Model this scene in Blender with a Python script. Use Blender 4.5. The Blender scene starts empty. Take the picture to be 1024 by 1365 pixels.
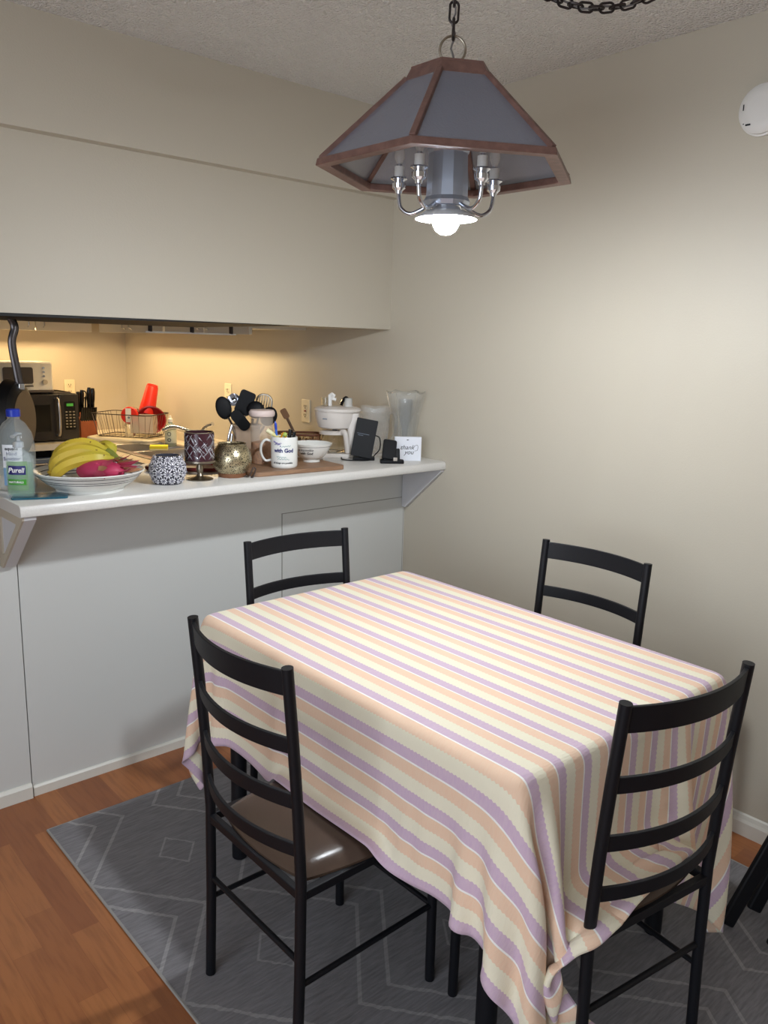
import bpy, bmesh, math, random
import numpy as np
from mathutils import Vector, Matrix, Euler
random.seed(7)
PI = math.pi
SC = bpy.context.scene
COL = SC.collection

# ------------------------------------------------------------ camera
YAW, PITCH, ROLL = 0.7291, -0.2038, 0.0268
CAM = Vector((-2.4241, -2.5775, 1.4995))
cy, sy = math.cos(YAW), math.sin(YAW)
fwd = Vector((sy*math.cos(PITCH), cy*math.cos(PITCH), math.sin(PITCH)))
rt = Vector((cy, -sy, 0)); up = rt.cross(fwd)
r2 = math.cos(ROLL)*rt + math.sin(ROLL)*up
u2 = -math.sin(ROLL)*rt + math.cos(ROLL)*up
cam = bpy.data.cameras.new('camera'); camo = bpy.data.objects.new('camera', cam); COL.objects.link(camo)
camo.matrix_world = Matrix(((r2.x, u2.x, -fwd.x, CAM.x), (r2.y, u2.y, -fwd.y, CAM.y), (r2.z, u2.z, -fwd.z, CAM.z), (0, 0, 0, 1)))
cam.sensor_fit = 'VERTICAL'; cam.sensor_height = 24.0; cam.lens = 1074.65/1365*24.0
cam.clip_start = 0.02
SC.camera = camo

# ------------------------------------------------------------ view + world + lights
SC.view_settings.view_transform = 'Standard'
SC.view_settings.look = 'None'
SC.view_settings.gamma = 1.0
SC.view_settings.use_curve_mapping = False
SC.view_settings.exposure = 0.08
BULB = 1050.0
w = bpy.data.worlds.new('world'); SC.world = w; w.use_nodes = True
w.node_tree.nodes['Background'].inputs[0].default_value = (0.8, 0.88, 1.0, 1)
w.node_tree.nodes['Background'].inputs[1].default_value = 0.6

def area(name, loc, target, sx, sy_, power, color):
    l = bpy.data.lights.new(name, 'AREA'); l.shape = 'RECTANGLE'; l.size = sx; l.size_y = sy_
    l.energy = power; l.color = color
    o = bpy.data.objects.new(name, l); COL.objects.link(o); o.location = loc
    o.rotation_euler = (Vector(target)-Vector(loc)).to_track_quat('-Z', 'Y').to_euler()
    return o
area('window_daylight', (-4.25, -2.6, 1.35), (0, -1.6, 1.0), 2.2, 1.7, 58, (0.80, 0.89, 1.0))
area('undercabinet_light', (-0.27, 1.75, 1.546), (-0.27, 1.75, 0), 0.014, 1.5, 9.0, (1.0, 0.73, 0.39)).rotation_euler = (0, -0.1, 0)
area('undercabinet_light', (-0.70, 2.60, 1.546), (-0.70, 2.60, 0), 0.6, 0.014, 4.2, (1.0, 0.68, 0.34)).rotation_euler = (0.1, 0, 0)

# ------------------------------------------------------------ materials
MATS = {}
def lin(c):
    return tuple((x/12.92 if x <= 0.04045 else ((x+0.055)/1.055)**2.4) for x in c)
def mat(name, col, rough=0.5, metal=0.0, bump=None, var=None, trans=0.0, ior=1.45, emit=None, alpha=1.0, coat=0.0, spec=None, sheen=0.0):
    """col is sRGB 0..1; bump=(scale, strength, dist); var=(scale, amount)"""
    if name in MATS: return MATS[name]
    m = bpy.data.materials.new(name); m.use_nodes = True
    nt = m.node_tree; b = nt.nodes['Principled BSDF']
    c = lin(col)+(1,)
    b.inputs['Base Color'].default_value = c
    b.inputs['Roughness'].default_value = rough
    b.inputs['Metallic'].default_value = metal
    b.inputs['Transmission Weight'].default_value = trans
    b.inputs['IOR'].default_value = ior
    b.inputs['Alpha'].default_value = alpha
    b.inputs['Coat Weight'].default_value = coat
    if spec is not None: b.inputs['Specular IOR Level'].default_value = spec
    if emit:
        b.inputs['Emission Color'].default_value = lin(emit[0])+(1,); b.inputs['Emission Strength'].default_value = emit[1]
    tc = nt.nodes.new('ShaderNodeTexCoord')
    if bump:
        n = nt.nodes.new('ShaderNodeTexNoise'); n.inputs['Scale'].default_value = bump[0]; n.inputs['Detail'].default_value = 4
        nt.links.new(tc.outputs['Object'], n.inputs['Vector'])
        bp = nt.nodes.new('ShaderNodeBump'); bp.inputs['Strength'].default_value = bump[1]; bp.inputs['Distance'].default_value = bump[2]
        nt.links.new(n.outputs[0], bp.inputs['Height']); nt.links.new(bp.outputs[0], b.inputs['Normal'])
    if var:
        n = nt.nodes.new('ShaderNodeTexNoise'); n.inputs['Scale'].default_value = var[0]; n.inputs['Detail'].default_value = 5
        nt.links.new(tc.outputs['Object'], n.inputs['Vector'])
        mx = nt.nodes.new('ShaderNodeMix'); mx.data_type = 'RGBA'
        mx.inputs['A'].default_value = tuple(x*(1-var[1]) for x in c[:3])+(1,)
        mx.inputs['B'].default_value = tuple(min(1, x*(1+var[1])) for x in c[:3])+(1,)
        nt.links.new(n.outputs[0], mx.inputs['Factor']); nt.links.new(mx.outputs['Result'], b.inputs['Base Color'])
    MATS[name] = m
    return m

class NX:
    """tiny node expression helper"""
    def __init__(s, nt): s.nt = nt
    def m(s, op, a, b=None, c=None):
        n = s.nt.nodes.new('ShaderNodeMath'); n.operation = op
        for i, v in enumerate((a, b, c)):
            if v is None: continue
            if isinstance(v, (int, float)): n.inputs[i].default_value = v
            else: s.nt.links.new(v, n.inputs[i])
        return n.outputs[0]
    def mix(s, f, a, b):
        n = s.nt.nodes.new('ShaderNodeMix'); n.data_type = 'RGBA'
        for key, v in (('Factor', f), ('A', a), ('B', b)):
            if isinstance(v, (int, float)): n.inputs[key].default_value = v
            elif isinstance(v, tuple): n.inputs[key].default_value = v
            else: s.nt.links.new(v, n.inputs[key])
        return n.outputs['Result']
def newmat(name, rough=0.6):
    m = bpy.data.materials.new(name); m.use_nodes = True; nt = m.node_tree; b = nt.nodes['Principled BSDF']
    b.inputs['Roughness'].default_value = rough
    tc = nt.nodes.new('ShaderNodeTexCoord'); sp = nt.nodes.new('ShaderNodeSeparateXYZ'); nt.links.new(tc.outputs['Object'], sp.inputs[0])
    MATS[name] = m
    return m, nt, b, tc, sp, NX(nt)
def noise(nt, tc, scale, detail=4, out='Object', vscale=None):
    n = nt.nodes.new('ShaderNodeTexNoise'); n.inputs['Scale'].default_value = scale; n.inputs['Detail'].default_value = detail
    if vscale:
        mp = nt.nodes.new('ShaderNodeMapping'); mp.inputs['Scale'].default_value = vscale
        nt.links.new(tc.outputs[out], mp.inputs[0]); nt.links.new(mp.outputs[0], n.inputs['Vector'])
    else: nt.links.new(tc.outputs[out], n.inputs['Vector'])
    return n.outputs[0]
def bump(nt, b, h, strength, dist):
    bp = nt.nodes.new('ShaderNodeBump'); bp.inputs['Strength'].default_value = strength; bp.inputs['Distance'].default_value = dist
    nt.links.new(h, bp.inputs['Height']); nt.links.new(bp.outputs[0], b.inputs['Normal'])

WALL = mat('cream_wall_paint', (0.775, 0.743, 0.678), 0.5, bump=(160, 0.12, 0.004), var=(1.3, 0.02))
WALLK = WALL
WHITEP = mat('white_panel_paint', (0.84, 0.845, 0.83), 0.5, bump=(40, 0.06, 0.003), var=(2.2, 0.03))
TRIM = mat('white_trim_gloss', (0.88, 0.87, 0.83), 0.35, bump=(30, 0.1, 0.002))
CEIL, nt, b, tc, sp, X = newmat('popcorn_ceiling', 0.95)
b.inputs['Base Color'].default_value = lin((0.95, 0.94, 0.925))+(1,)
v = nt.nodes.new('ShaderNodeTexVoronoi'); v.inputs['Scale'].default_value = 110; nt.links.new(tc.outputs['Object'], v.inputs['Vector'])
bump(nt, b, X.m('ADD', X.m('MULTIPLY', v.outputs['Distance'], -1.0), noise(nt, tc, 60)), 0.9, 0.012)

# laminate floor: boards run along y
FLOOR, nt, b, tc, sp, X = newmat('orange_laminate', 0.33)
mp = nt.nodes.new('ShaderNodeMapping'); mp.inputs['Rotation'].default_value = (0, 0, PI/2); nt.links.new(tc.outputs['Object'], mp.inputs[0])
br = nt.nodes.new('ShaderNodeTexBrick'); nt.links.new(mp.outputs[0], br.inputs['Vector'])
br.inputs['Scale'].default_value = 1.0; br.inputs['Brick Width'].default_value = 0.36; br.inputs['Row Height'].default_value = 0.072
br.inputs['Mortar Size'].default_value = 0.0006; br.inputs['Color1'].default_value = (0, 0, 0, 1); br.inputs['Color2'].default_value = (1, 1, 1, 1)
br.inputs['Mortar'].default_value = (0.1, 0.1, 0.1, 1); br.offset = 0.37; br.offset_frequency = 2
grain = noise(nt, tc, 9, 6, vscale=(9, 0.8, 1))
col = X.mix(br.outputs['Color'], lin((0.56, 0.33, 0.185))+(1,), lin((0.67, 0.425, 0.24))+(1,))
col = X.mix(X.m('MULTIPLY', X.m('SUBTRACT', grain, 0.45), 1.6), col, lin((0.45, 0.25, 0.13))+(1,))
nt.links.new(col, b.inputs['Base Color'])

# rug: grey woven with pale diamond lines
RUG, nt, b, tc, sp, X = newmat('grey_woven_rug', 0.95)
wob = X.m('MULTIPLY', X.m('SUBTRACT', noise(nt, tc, 40, 3), 0.5), 0.012)
x = X.m('ADD', sp.outputs[0], wob); y = X.m('ADD', sp.outputs[1], wob)
def dia(cx, cy_, px, py, hw, hh, lw):
    dx = X.m('ABSOLUTE', X.m('SUBTRACT', X.m('MODULO', X.m('ADD', X.m('SUBTRACT', x, cx), px*20.5), px), px/2))
    dy = X.m('ABSOLUTE', X.m('SUBTRACT', X.m('MODULO', X.m('ADD', X.m('SUBTRACT', y, cy_), py*20.5), py), py/2))
    d = X.m('SUBTRACT', X.m('ADD', X.m('DIVIDE', dx, hw), X.m('DIVIDE', dy, hh)), 1.0)
    return X.m('LESS_THAN', X.m('ABSOLUTE', d), lw/min(hw, hh)*0.62)
lines = None
for a in ((-1.43, -.575, .80, .53, .26, .33, .010), (-1.03, -.31, .80, .53, .26, .33, .010), (-1.43, -.575, .80, .53, .056, .073, .006),
          (-1.03, -.31, .80, .53, .056, .073, .006)):
    l_ = dia(*a); lines = l_ if lines is None else X.m('MAXIMUM', lines, l_)
weave = noise(nt, tc, 60, 3, vscale=(0.35, 3.0, 1)); patch = noise(nt, tc, 3.0, 3)
base = X.mix(weave, lin((0.30, 0.295, 0.31))+(1,), lin((0.60, 0.59, 0.60))+(1,))
base = X.mix(X.m('MULTIPLY', patch, 0.5), base, lin((0.52, 0.50, 0.50))+(1,))
nt.links.new(X.mix(X.m('MULTIPLY', lines, X.m('ADD', 0.15, X.m('MULTIPLY', weave, 0.6))), base, lin((0.70, 0.69, 0.68))+(1,)), b.inputs['Base Color'])
bump(nt, b, weave, 0.5, 0.004)

# striped cloth, u along UV.x in metres
CLOTH, nt, b, tc, sp, X = newmat('striped_cotton', 0.85)
b.inputs['Sheen Weight'].default_value = 0.2
sp2 = nt.nodes.new('ShaderNodeSeparateXYZ'); nt.links.new(tc.outputs['UV'], sp2.inputs[0])
zz = X.m('MULTIPLY', X.m('PINGPONG', sp2.outputs[1], 0.005), 0.5)
t = X.m('FRACT', X.m('DIVIDE', X.m('ADD', sp2.outputs[0], zz), 0.082))
t0 = X.m('FRACT', X.m('DIVIDE', sp2.outputs[0], 0.082))
LIL = lin((0.80, 0.675, 0.79))+(1,); CRM = lin((0.95, 0.92, 0.82))+(1,); PEA = lin((0.95, 0.79, 0.67))+(1,); WHT = lin((0.985, 0.97, 0.95))+(1,)
c_ = X.mix(X.m('GREATER_THAN', t, 0.30), LIL, CRM)
c_ = X.mix(X.m('GREATER_THAN', t, 0.65), c_, PEA)
seer = noise(nt, tc, 1.0, 3, out='UV', vscale=(55, 220, 1))
c_ = X.mix(X.m('MULTIPLY', seer, 0.34), c_, CRM)
c_ = X.mix(X.m('GREATER_THAN', t0, 0.955), c_, WHT)
nt.links.new(c_, b.inputs['Base Color'])
bump(nt, b, X.m('ADD', seer, X.m('MULTIPLY', noise(nt, tc, 1.0, 2, out='UV', vscale=(9, 7, 1)), 2.5)), 0.35, 0.003)

# wood with grain
def wood(name, c1, c2, scale=(1, 12, 12), rough=0.45):
    m, nt, b, tc, sp, X = newmat(name, rough)
    g = noise(nt, tc, 6, 6, vscale=scale)
    nt.links.new(X.mix(X.m('MULTIPLY', X.m('SUBTRACT', g, 0.3), 2.0), lin(c1)+(1,), lin(c2)+(1,)), b.inputs['Base Color'])
    bump(nt, b, g, 0.15, 0.002)
    return m
BOARD = wood('acacia_board', (0.63, 0.49, 0.38), (0.47, 0.35, 0.26), (2, 14, 14))
SHADEWOOD = wood('walnut_frame', (0.50, 0.37, 0.33), (0.38, 0.27, 0.24), (8, 8, 8))  # walnut tones lightened, lens haze mixed into the colour
BLOCKWOOD = wood('cherry_block', (0.66, 0.36, 0.20), (0.55, 0.28, 0.15), (6, 6, 2))
BLACK = mat('black_powder_coat', (0.06, 0.065, 0.085), 0.5, spec=0.35)
SEATM = mat('brown_vinyl', (0.30, 0.24, 0.20), 0.27, bump=(90, 0.12, 0.002), var=(6, 0.12))
LAM = mat('speckled_white_laminate', (0.86, 0.85, 0.83), 0.28, var=(260, 0.10))
KLAM = mat('cream_laminate', (0.90, 0.86, 0.78), 0.3, var=(200, 0.05))
CHROME = mat('polished_chrome', (0.86, 0.87, 0.9), 0.12, 1.0)
STEEL = mat('brushed_steel', (0.72, 0.70, 0.68), 0.28, 1.0, bump=(80, 0.05, 0.001))
NICKEL = mat('antique_nickel', (0.62, 0.58, 0.52), 0.35, 1.0, bump=(120, 0.1, 0.001))
DARKMET = mat('dark_bronze_metal', (0.26, 0.235, 0.23), 0.45, 0.8)
WPLAS = mat('white_plastic', (0.90, 0.89, 0.87), 0.35)
IVORY = mat('ivory_plastic', (0.90, 0.86, 0.76), 0.4)
BPLAS = mat('black_plastic', (0.06, 0.062, 0.075), 0.55, spec=0.3)
BLACKG = mat('black_gloss', (0.04, 0.042, 0.045), 0.15)
CERAM = mat('white_glazed_ceramic', (0.93, 0.93, 0.91), 0.18, coat=0.4)
GLASS = mat('clear_glass', (0.97, 0.98, 0.98), 0.02, trans=1.0, ior=1.45)
THING = mat('thin_clear_plastic', (0.93, 0.97, 0.97), 0.06, trans=0.5, ior=1.2, alpha=0.30)
NAVY = mat('navy_ink', (0.10, 0.13, 0.42), 0.5)
INK = mat('black_ink', (0.07, 0.07, 0.09), 0.6)
WINK = mat('white_ink', (0.95, 0.95, 0.96), 0.5)
GREYINK = mat('grey_ink', (0.50, 0.55, 0.62), 0.6)
TEALINK = mat('teal_ink', (0.45, 0.62, 0.62), 0.6)
RED = mat('red_plastic', (0.84, 0.17, 0.10), 0.35)
DRED = mat('dark_red_plastic', (0.50, 0.06, 0.09), 0.3)
CREAMCAB = mat('white_cabinet_paint', (0.90, 0.88, 0.83), 0.35)
GAP = mat('dark_gap', (0.07, 0.07, 0.075), 0.6)

# ------------------------------------------------------------ mesh helpers
def B(): return bmesh.new()
def M4(loc=(0, 0, 0), rot=(0, 0, 0), sc=(1, 1, 1)):
    return Matrix.LocRotScale(Vector(loc), Euler(rot), Vector(sc))
def box(bm, c, s, rot=(0, 0, 0)):
    bmesh.ops.create_cube(bm, size=1.0, matrix=M4(c, rot, s)); return bm
def bx(bm, x0, x1, y0, y1, z0, z1): return box(bm, ((x0+x1)/2, (y0+y1)/2, (z0+z1)/2), (x1-x0, y1-y0, z1-z0))
def cyl(bm, p0, p1, r0, r1=None, seg=20, caps=True):
    p0, p1 = Vector(p0), Vector(p1); d = p1-p0; r1 = r0 if r1 is None else r1
    q = d.to_track_quat('Z', 'Y').to_matrix().to_4x4()
    bmesh.ops.create_cone(bm, cap_ends=caps, cap_tris=False, segments=seg, radius1=r0, radius2=r1, depth=d.length, matrix=Matrix.Translation((p0+p1)/2) @ q)
    return bm
def sph(bm, c, r, sc=(1, 1, 1), seg=20, rings=12, rot=(0, 0, 0)):
    bmesh.ops.create_uvsphere(bm, u_segments=seg, v_segments=rings, radius=r, matrix=M4(c, rot, sc)); return bm
def lathe(bm, prof, seg=32, c=(0, 0, 0), mtx=None):
    rings = []
    for r, z in prof:
        if r < 1e-6: rings.append([bm.verts.new((c[0], c[1], c[2]+z))]*seg)
        else: rings.append([bm.verts.new((c[0]+r*math.cos(2*PI*k/seg), c[1]+r*math.sin(2*PI*k/seg), c[2]+z)) for k in range(seg)])
    for a, b_ in zip(rings, rings[1:]):
        for k in range(seg):
            vs = [a[k], a[(k+1) % seg], b_[(k+1) % seg], b_[k]]
            u = []
            for v_ in vs:
                if v_ not in u: u.append(v_)
            if len(u) >= 3:
                try: bm.faces.new(u)
                except ValueError: pass
    if mtx is not None:
        allv = {v_ for r_ in rings for v_ in r_}
        bmesh.ops.transform(bm, matrix=mtx, verts=list(allv))
    return bm
def tube(bm, pts, r, seg=10, closed=False, radii=None, flat=None):
    pts = [Vector(p) for p in pts]; n = len(pts); rings = []
    prev = None
    for i, p in enumerate(pts):
        if closed: t_ = pts[(i+1) % n]-pts[i-1]
        else: t_ = pts[min(i+1, n-1)]-pts[max(i-1, 0)]
        t_.normalize()
        if prev is None:
            ref = Vector((0, 0, 1)) if abs(t_.z) < 0.9 else Vector((1, 0, 0))
            a = t_.cross(ref).normalized()
        else:
            a = (prev - t_*prev.dot(t_)).normalized()
        prev = a; b_ = t_.cross(a)
        rr = radii[i] if radii else r
        f = flat if flat else 1.0
        rings.append([bm.verts.new(p + a*rr*math.cos(2*PI*k/seg) + b_*rr*f*math.sin(2*PI*k/seg)) for k in range(seg)])
    m = n if closed else n-1
    for i in range(m):
        A, C = rings[i], rings[(i+1) % n]
        for k in range(seg): bm.faces.new((A[k], A[(k+1) % seg], C[(k+1) % seg], C[k]))
    if not closed:
        bm.faces.new(rings[0][::-1]); bm.faces.new(rings[-1])
    return bm
def spline(pts, n=8):
    pts = [Vector(p) for p in pts]; out = []
    P = [pts[0]*2-pts[1]]+pts+[pts[-1]*2-pts[-2]]
    for i in range(1, len(P)-2):
        for k in range(n):
            t_ = k/n; a, b_, c, d = P[i-1:i+3]
            out.append(0.5*((2*b_)+(c-a)*t_+(2*a-5*b_+4*c-d)*t_*t_+(3*b_-a-3*c+d)*t_**3))
    out.append(pts[-1]); return out
def prism(bm, poly, h, mtx=None):
    """poly list of (x,y), extruded along z by h"""
    lo = [bm.verts.new((p[0], p[1], 0)) for p in poly]; hi = [bm.verts.new((p[0], p[1], h)) for p in poly]
    bm.faces.new(lo[::-1]); bm.faces.new(hi)
    for i in range(len(poly)):
        j = (i+1) % len(poly); bm.faces.new((lo[i], lo[j], hi[j], hi[i]))
    if mtx is not None: bmesh.ops.transform(bm, matrix=mtx, verts=lo+hi)
    return bm
def rrect(w_, h_, r, n=6):
    out = []
    for cx, cy_, a0 in ((w_/2-r, h_/2-r, 0), (-w_/2+r, h_/2-r, PI/2), (-w_/2+r, -h_/2+r, PI), (w_/2-r, -h_/2+r, 3*PI/2)):
        for k in range(n+1): a = a0+PI/2*k/n; out.append((cx+r*math.cos(a), cy_+r*math.sin(a)))
    return out
def tag(o, label=None, cat=None, group=None, kind=None):
    if label: o['label'] = label
    if cat: o['category'] = cat
    if group: o['group'] = group
    if kind: o['kind'] = kind
    return o
def obj(name, bm, m, parent=None, smooth=True, bev=0.0, label=None, fix=True):
    if fix: bmesh.ops.recalc_face_normals(bm, faces=bm.faces)
    me = bpy.data.meshes.new(name); bm.to_mesh(me); bm.free()
    o = bpy.data.objects.new(name, me); COL.objects.link(o)
    me.materials.append(m)
    if smooth:
        for p in me.polygons: p.use_smooth = True
        me.set_sharp_from_angle(angle=math.radians(38))
    if parent: o.parent = parent
    if bev:
        md = o.modifiers.new('bevel', 'BEVEL'); md.width = bev; md.segments = 3; md.limit_method = 'ANGLE'; md.angle_limit = math.radians(35)
    if label: o['label'] = label
    return o
def thing(name, label, cat, loc=(0, 0, 0), rz=0.0, group=None):
    o = bpy.data.objects.new(name, None); COL.objects.link(o); o.empty_display_size = 0.05
    o.location = loc; o.rotation_euler = (0, 0, rz)
    return tag(o, label, cat, group)
def struct(name, bm, m, bev=0.0, smooth=False):
    return tag(obj(name, bm, m, smooth=smooth, bev=bev), kind='structure')
def text_mesh(body, size, shear=0.0, bold=0.0, spacing=1.0, extrude=0.0003):
    cu = bpy.data.curves.new('txt', 'FONT'); cu.body = body; cu.size = size; cu.shear = shear; cu.offset = bold
    cu.extrude = extrude; cu.align_x = 'CENTER'; cu.align_y = 'CENTER'; cu.space_character = spacing; cu.resolution_u = 3
    o = bpy.data.objects.new('txt', cu); COL.objects.link(o)
    dg = bpy.context.evaluated_depsgraph_get(); dg.update()
    me = bpy.data.meshes.new_from_object(o.evaluated_get(dg))
    bpy.data.objects.remove(o); bpy.data.curves.remove(cu)
    return me
def text(body, size, m, parent, cen, ang, z, R=None, tilt=0.0, name='lettering', dx=0.0, **kw):
    """flat when R is None: cen is a point on the surface. curved: cen is the axis point. outward normal angle ang (parent's local frame)"""
    me = text_mesh(body, size, **kw)
    rx, ry = -math.sin(ang), math.cos(ang); nx, ny = math.cos(ang), math.sin(ang)
    for v_ in me.vertices:
        tx, ty, tz = v_.co; tx += dx
        if R is None:
            lean = math.tan(tilt)
            off = 0.0004+tz - ty*math.sin(tilt)*1.0
            zz_ = z+ty*math.cos(tilt)
            v_.co = (cen[0]+rx*tx+nx*off, cen[1]+ry*tx+ny*off, zz_)
        else:
            RR = (R(z+ty) if callable(R) else R)+0.0004+tz
            a = ang+tx/(RR)
            v_.co = (cen[0]+RR*math.cos(a), cen[1]+RR*math.sin(a), z+ty)
    me.materials.clear(); me.materials.append(m); me.name = name
    o = bpy.data.objects.new(name, me); COL.objects.link(o); o.parent = parent
    return o
def copy_tree(o, parent=None):
    c = o.copy(); COL.objects.link(c); c.parent = parent
    for ch in list(o.children): copy_tree(ch, c)
    return c

VA = -YAW                 # local x = picture right, local y = away from the camera
FRONT = -PI/2             # angle of the side facing the camera in that frame

# ------------------------------------------------------------ room shell
H = 2.44
struct('floor', bx(B(), -4.2, 0.12, -5.0, 3.0, -0.08, 0.0), FLOOR)
struct('ceiling', bx(B(), -4.2, 0.12, -5.0, 3.0, H, H+0.08), CEIL)
struct('wall_right', bx(B(), 0.0, 0.12, -5.0, 3.0, 0.0, H), WALL)
struct('wall_kitchen', bx(B(), -2.6, 0.0, 2.86, 3.0, 0.0, H), WALL)
struct('wall_kitchen_left', bx(B(), -2.7, -2.6, 0.127, 3.0, 0.0, H), WALL)
bm = B()
bx(bm, -4.2, -4.08, -5.0, -3.7, 0, H); bx(bm, -4.2, -4.08, -1.5, 0.24, 0, H); bx(bm, -4.2, -4.08, -3.7, -1.5, 0, 0.5); bx(bm, -4.2, -4.08, -3.7, -1.5, 2.2, H)
struct('wall_left', bm, WALL)
struct('wall_rear', bx(B(), -4.08, 0.0, -5.0, -4.9, 0, H), WALL)
struct('wall_front_left', bx(B(), -4.08, -2.61, 0.127, 0.24, 0, H), WALL)
bm = B(); bx(bm, -4.2, -4.14, -3.7, -1.5, 0.5, 0.56); bx(bm, -4.2, -4.14, -3.7, -1.5, 2.14, 2.2)
for yy in (-3.7, -2.63, -1.56): bx(bm, -4.2, -4.14, yy, yy+0.06, 0.56, 2.14)
struct('window_1', bm, TRIM)
# cabinet box over the pass-through and the soffit above it
struct('wall_upper', bx(B(), -2.6, 0.0, 0.127, 0.45, 1.568, 2.107), WALL, bev=0.0)
struct('wall_soffit', bx(B(), -4.08, 0.0, 0.080, 0.46, 2.107, H), WALL)
# half wall under the bar: main panel, lower run at the left
bm = B(); bx(bm, -1.655, 0.0, 0.0, 0.10, 0, 0.993)
struct('wall_low', bm, WHITEP)
struct('wall_low_left', bx(B(), -2.6, -1.659, -0.003, 0.10, 0, 0.80), WHITEP)
# flat access panel outlined by a fine groove
bm = B(); bx(bm, -0.657, -0.010, -0.003, 0.0, 0.045, 0.84)
struct('trim_1', bm, WHITEP)
bm = B(); bx(bm, -0.661, -0.006, -0.0012, 0.0, 0.045, 0.8425)
struct('trim_2', bm, mat('groove_shadow', (0.6, 0.59, 0.56), 0.7))
bm = B(); prism(bm, [(0, 0), (0.010, 0), (0.010, 0.030), (0.004, 0.036), (0, 0.036)], 1.655, Matrix(((0, 0, 1, -1.655), (-1, 0, 0, 0), (0, 1, 0, 0), (0, 0, 0, 1))))
struct('baseboard_low', bm, TRIM)
bm = B(); prism(bm, [(0, 0), (0.014, 0), (0.013, 0.040), (0.005, 0.050), (0, 0.050)], 0.94, Matrix(((0, 0, 1, -2.60), (-1, 0, 0, -0.003), (0, 1, 0, 0), (0, 0, 0, 1))))
struct('baseboard_low_left', bm, TRIM)
bm = B(); prism(bm, [(0, 0), (0.013, 0), (0.013, 0.045), (0.009, 0.055), (0.006, 0.068), (0, 0.072)], 4.8, Matrix(((-1, 0, 0, 0), (0, 0, 1, -4.85), (0, 1, 0, 0), (0, 0, 0, 1))))
struct('baseboard_right', bm, TRIM)

# ------------------------------------------------------------ bar counter + brackets
ZB = 1.030
XL = -1.712
bm = B()
prof = [(-0.248, 1.000), (-0.246, 0.996), (-0.235, 0.994), (0.32, 0.994), (0.32, ZB), (-0.232, ZB), (-0.242, 1.0265), (-0.2465, 1.019), (-0.248, 1.010)]
prism(bm, [(a, b_) for a, b_ in prof], -XL-0.001, Matrix(((0, 0, 1, XL), (1, 0, 0, 0), (0, 1, 0, 0), (0, 0, 0, 1))))
tag(obj('bar_countertop', bm, LAM, bev=0.001), 'long speckled white laminate bar top on the white half wall', 'countertop')
def bracket(x0, w_, label, framed=True):
    t_ = thing('shelf_bracket', label, 'bracket', (x0, 0, 0), 0, None)
    pr = [(-0.0035, 0.80), (-0.0035, 0.993), (-0.236, 0.993), (-0.236, 0.985), (-0.024, 0.80)]
    bm = B(); prism(bm, pr, w_-0.006, Matrix(((0, 0, 1, 0.006), (1, 0, 0, 0), (0, 1, 0, 0), (0, 0, 0, 1))))
    obj('core', bm, mat('bracket_paint', (0.83, 0.83, 0.84), 0.5), t_, smooth=False)
    if not framed: return
    outer = [(-0.0035, 0.80), (-0.0035, 0.993), (-0.236, 0.993), (-0.236, 0.985), (-0.024, 0.80)]
    inner = [(-0.03, 0.845), (-0.03, 0.965), (-0.178, 0.965), (-0.17, 0.955), (-0.045, 0.845)]
    bm = B(); n = 5
    fo = [bm.verts.new((0, a, b_)) for a, b_ in outer]; fi = [bm.verts.new((0, a, b_)) for a, b_ in inner]
    bo = [bm.verts.new((0.006, a, b_)) for a, b_ in outer]; bi = [bm.verts.new((0.006, a, b_)) for a, b_ in inner]
    for i in range(n):
        j = (i+1) % n
        bm.faces.new((fo[i], fo[j], fi[j], fi[i])); bm.faces.new((bo[i], bo[j], bi[j], bi[i]))
        bm.faces.new((fo[i], fo[j], bo[j], bo[i])); bm.faces.new((fi[i], fi[j], bi[j], bi[i]))
    obj('face_frame', bm, mat('bracket_frame', (0.76, 0.72, 0.65), 0.5), t_, smooth=False)
bracket(-1.706, 0.040, 'painted triangular bracket under the left end of the bar top')
bracket(-0.026, 0.025, 'painted triangular bracket against the right wall under the bar top', False)

# ------------------------------------------------------------ kitchen units
ZK = 0.88
bm = B()
HX0, HX1, HY0, HY1 = -0.54, -0.16, 1.30, 2.02
bx(bm, -0.635, HX0, 0.33, 2.86, ZK-0.035, ZK); bx(bm, HX1, -0.001, 0.33, 2.86, ZK-0.035, ZK)
bx(bm, HX0, HX1, 0.33, HY0, ZK-0.035, ZK); bx(bm, HX0, HX1, HY1, 2.86, ZK-0.035, ZK)
bx(bm, -2.58, -0.635, 2.235, 2.859, ZK-0.035, ZK)
bx(bm, -0.022, -0.001, 0.33, 2.86, ZK, ZK+0.05)
tag(obj('kitchen_countertop', bm, KLAM, smooth=False), 'cream laminate L-shaped kitchen countertop carrying the sink and microwave', 'countertop')
# sink
s = thing('kitchen_sink', 'stainless steel sink sunk in the cream kitchen counter', 'sink', (-0.35, 1.66, ZK))
bm = B()
W2, L2 = 0.205, 0.375
def basin(y0, y1):
    x0, x1, d = -0.165, 0.165, -0.16
    vs = [bm.verts.new(p) for p in ((x0, y0, .004), (x1, y0, .004), (x1, y1, .004), (x0, y1, .004), (x0+.02, y0+.02, d), (x1-.02, y0+.02, d), (x1-.02, y1-.02, d), (x0+.02, y1-.02, d))]
    bm.faces.new((vs[4], vs[5], vs[6], vs[7]))
    for i in range(4):
        j = (i+1) % 4; bm.faces.new((vs[i], vs[j], vs[4+j], vs[4+i]))
basin(-0.335, -0.015); basin(0.015, 0.335)
obj('basin', bm, STEEL, s, fix=False)
bm = B()
bx(bm, -W2, -0.165, -L2, L2, 0.0, .006); bx(bm, 0.165, W2, -L2, L2, 0.0, .006)
for a, c in ((-L2, -0.335), (-0.015, 0.015), (0.335, L2)): bx(bm, -0.165, 0.165, a, c, 0.0, .006)
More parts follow.
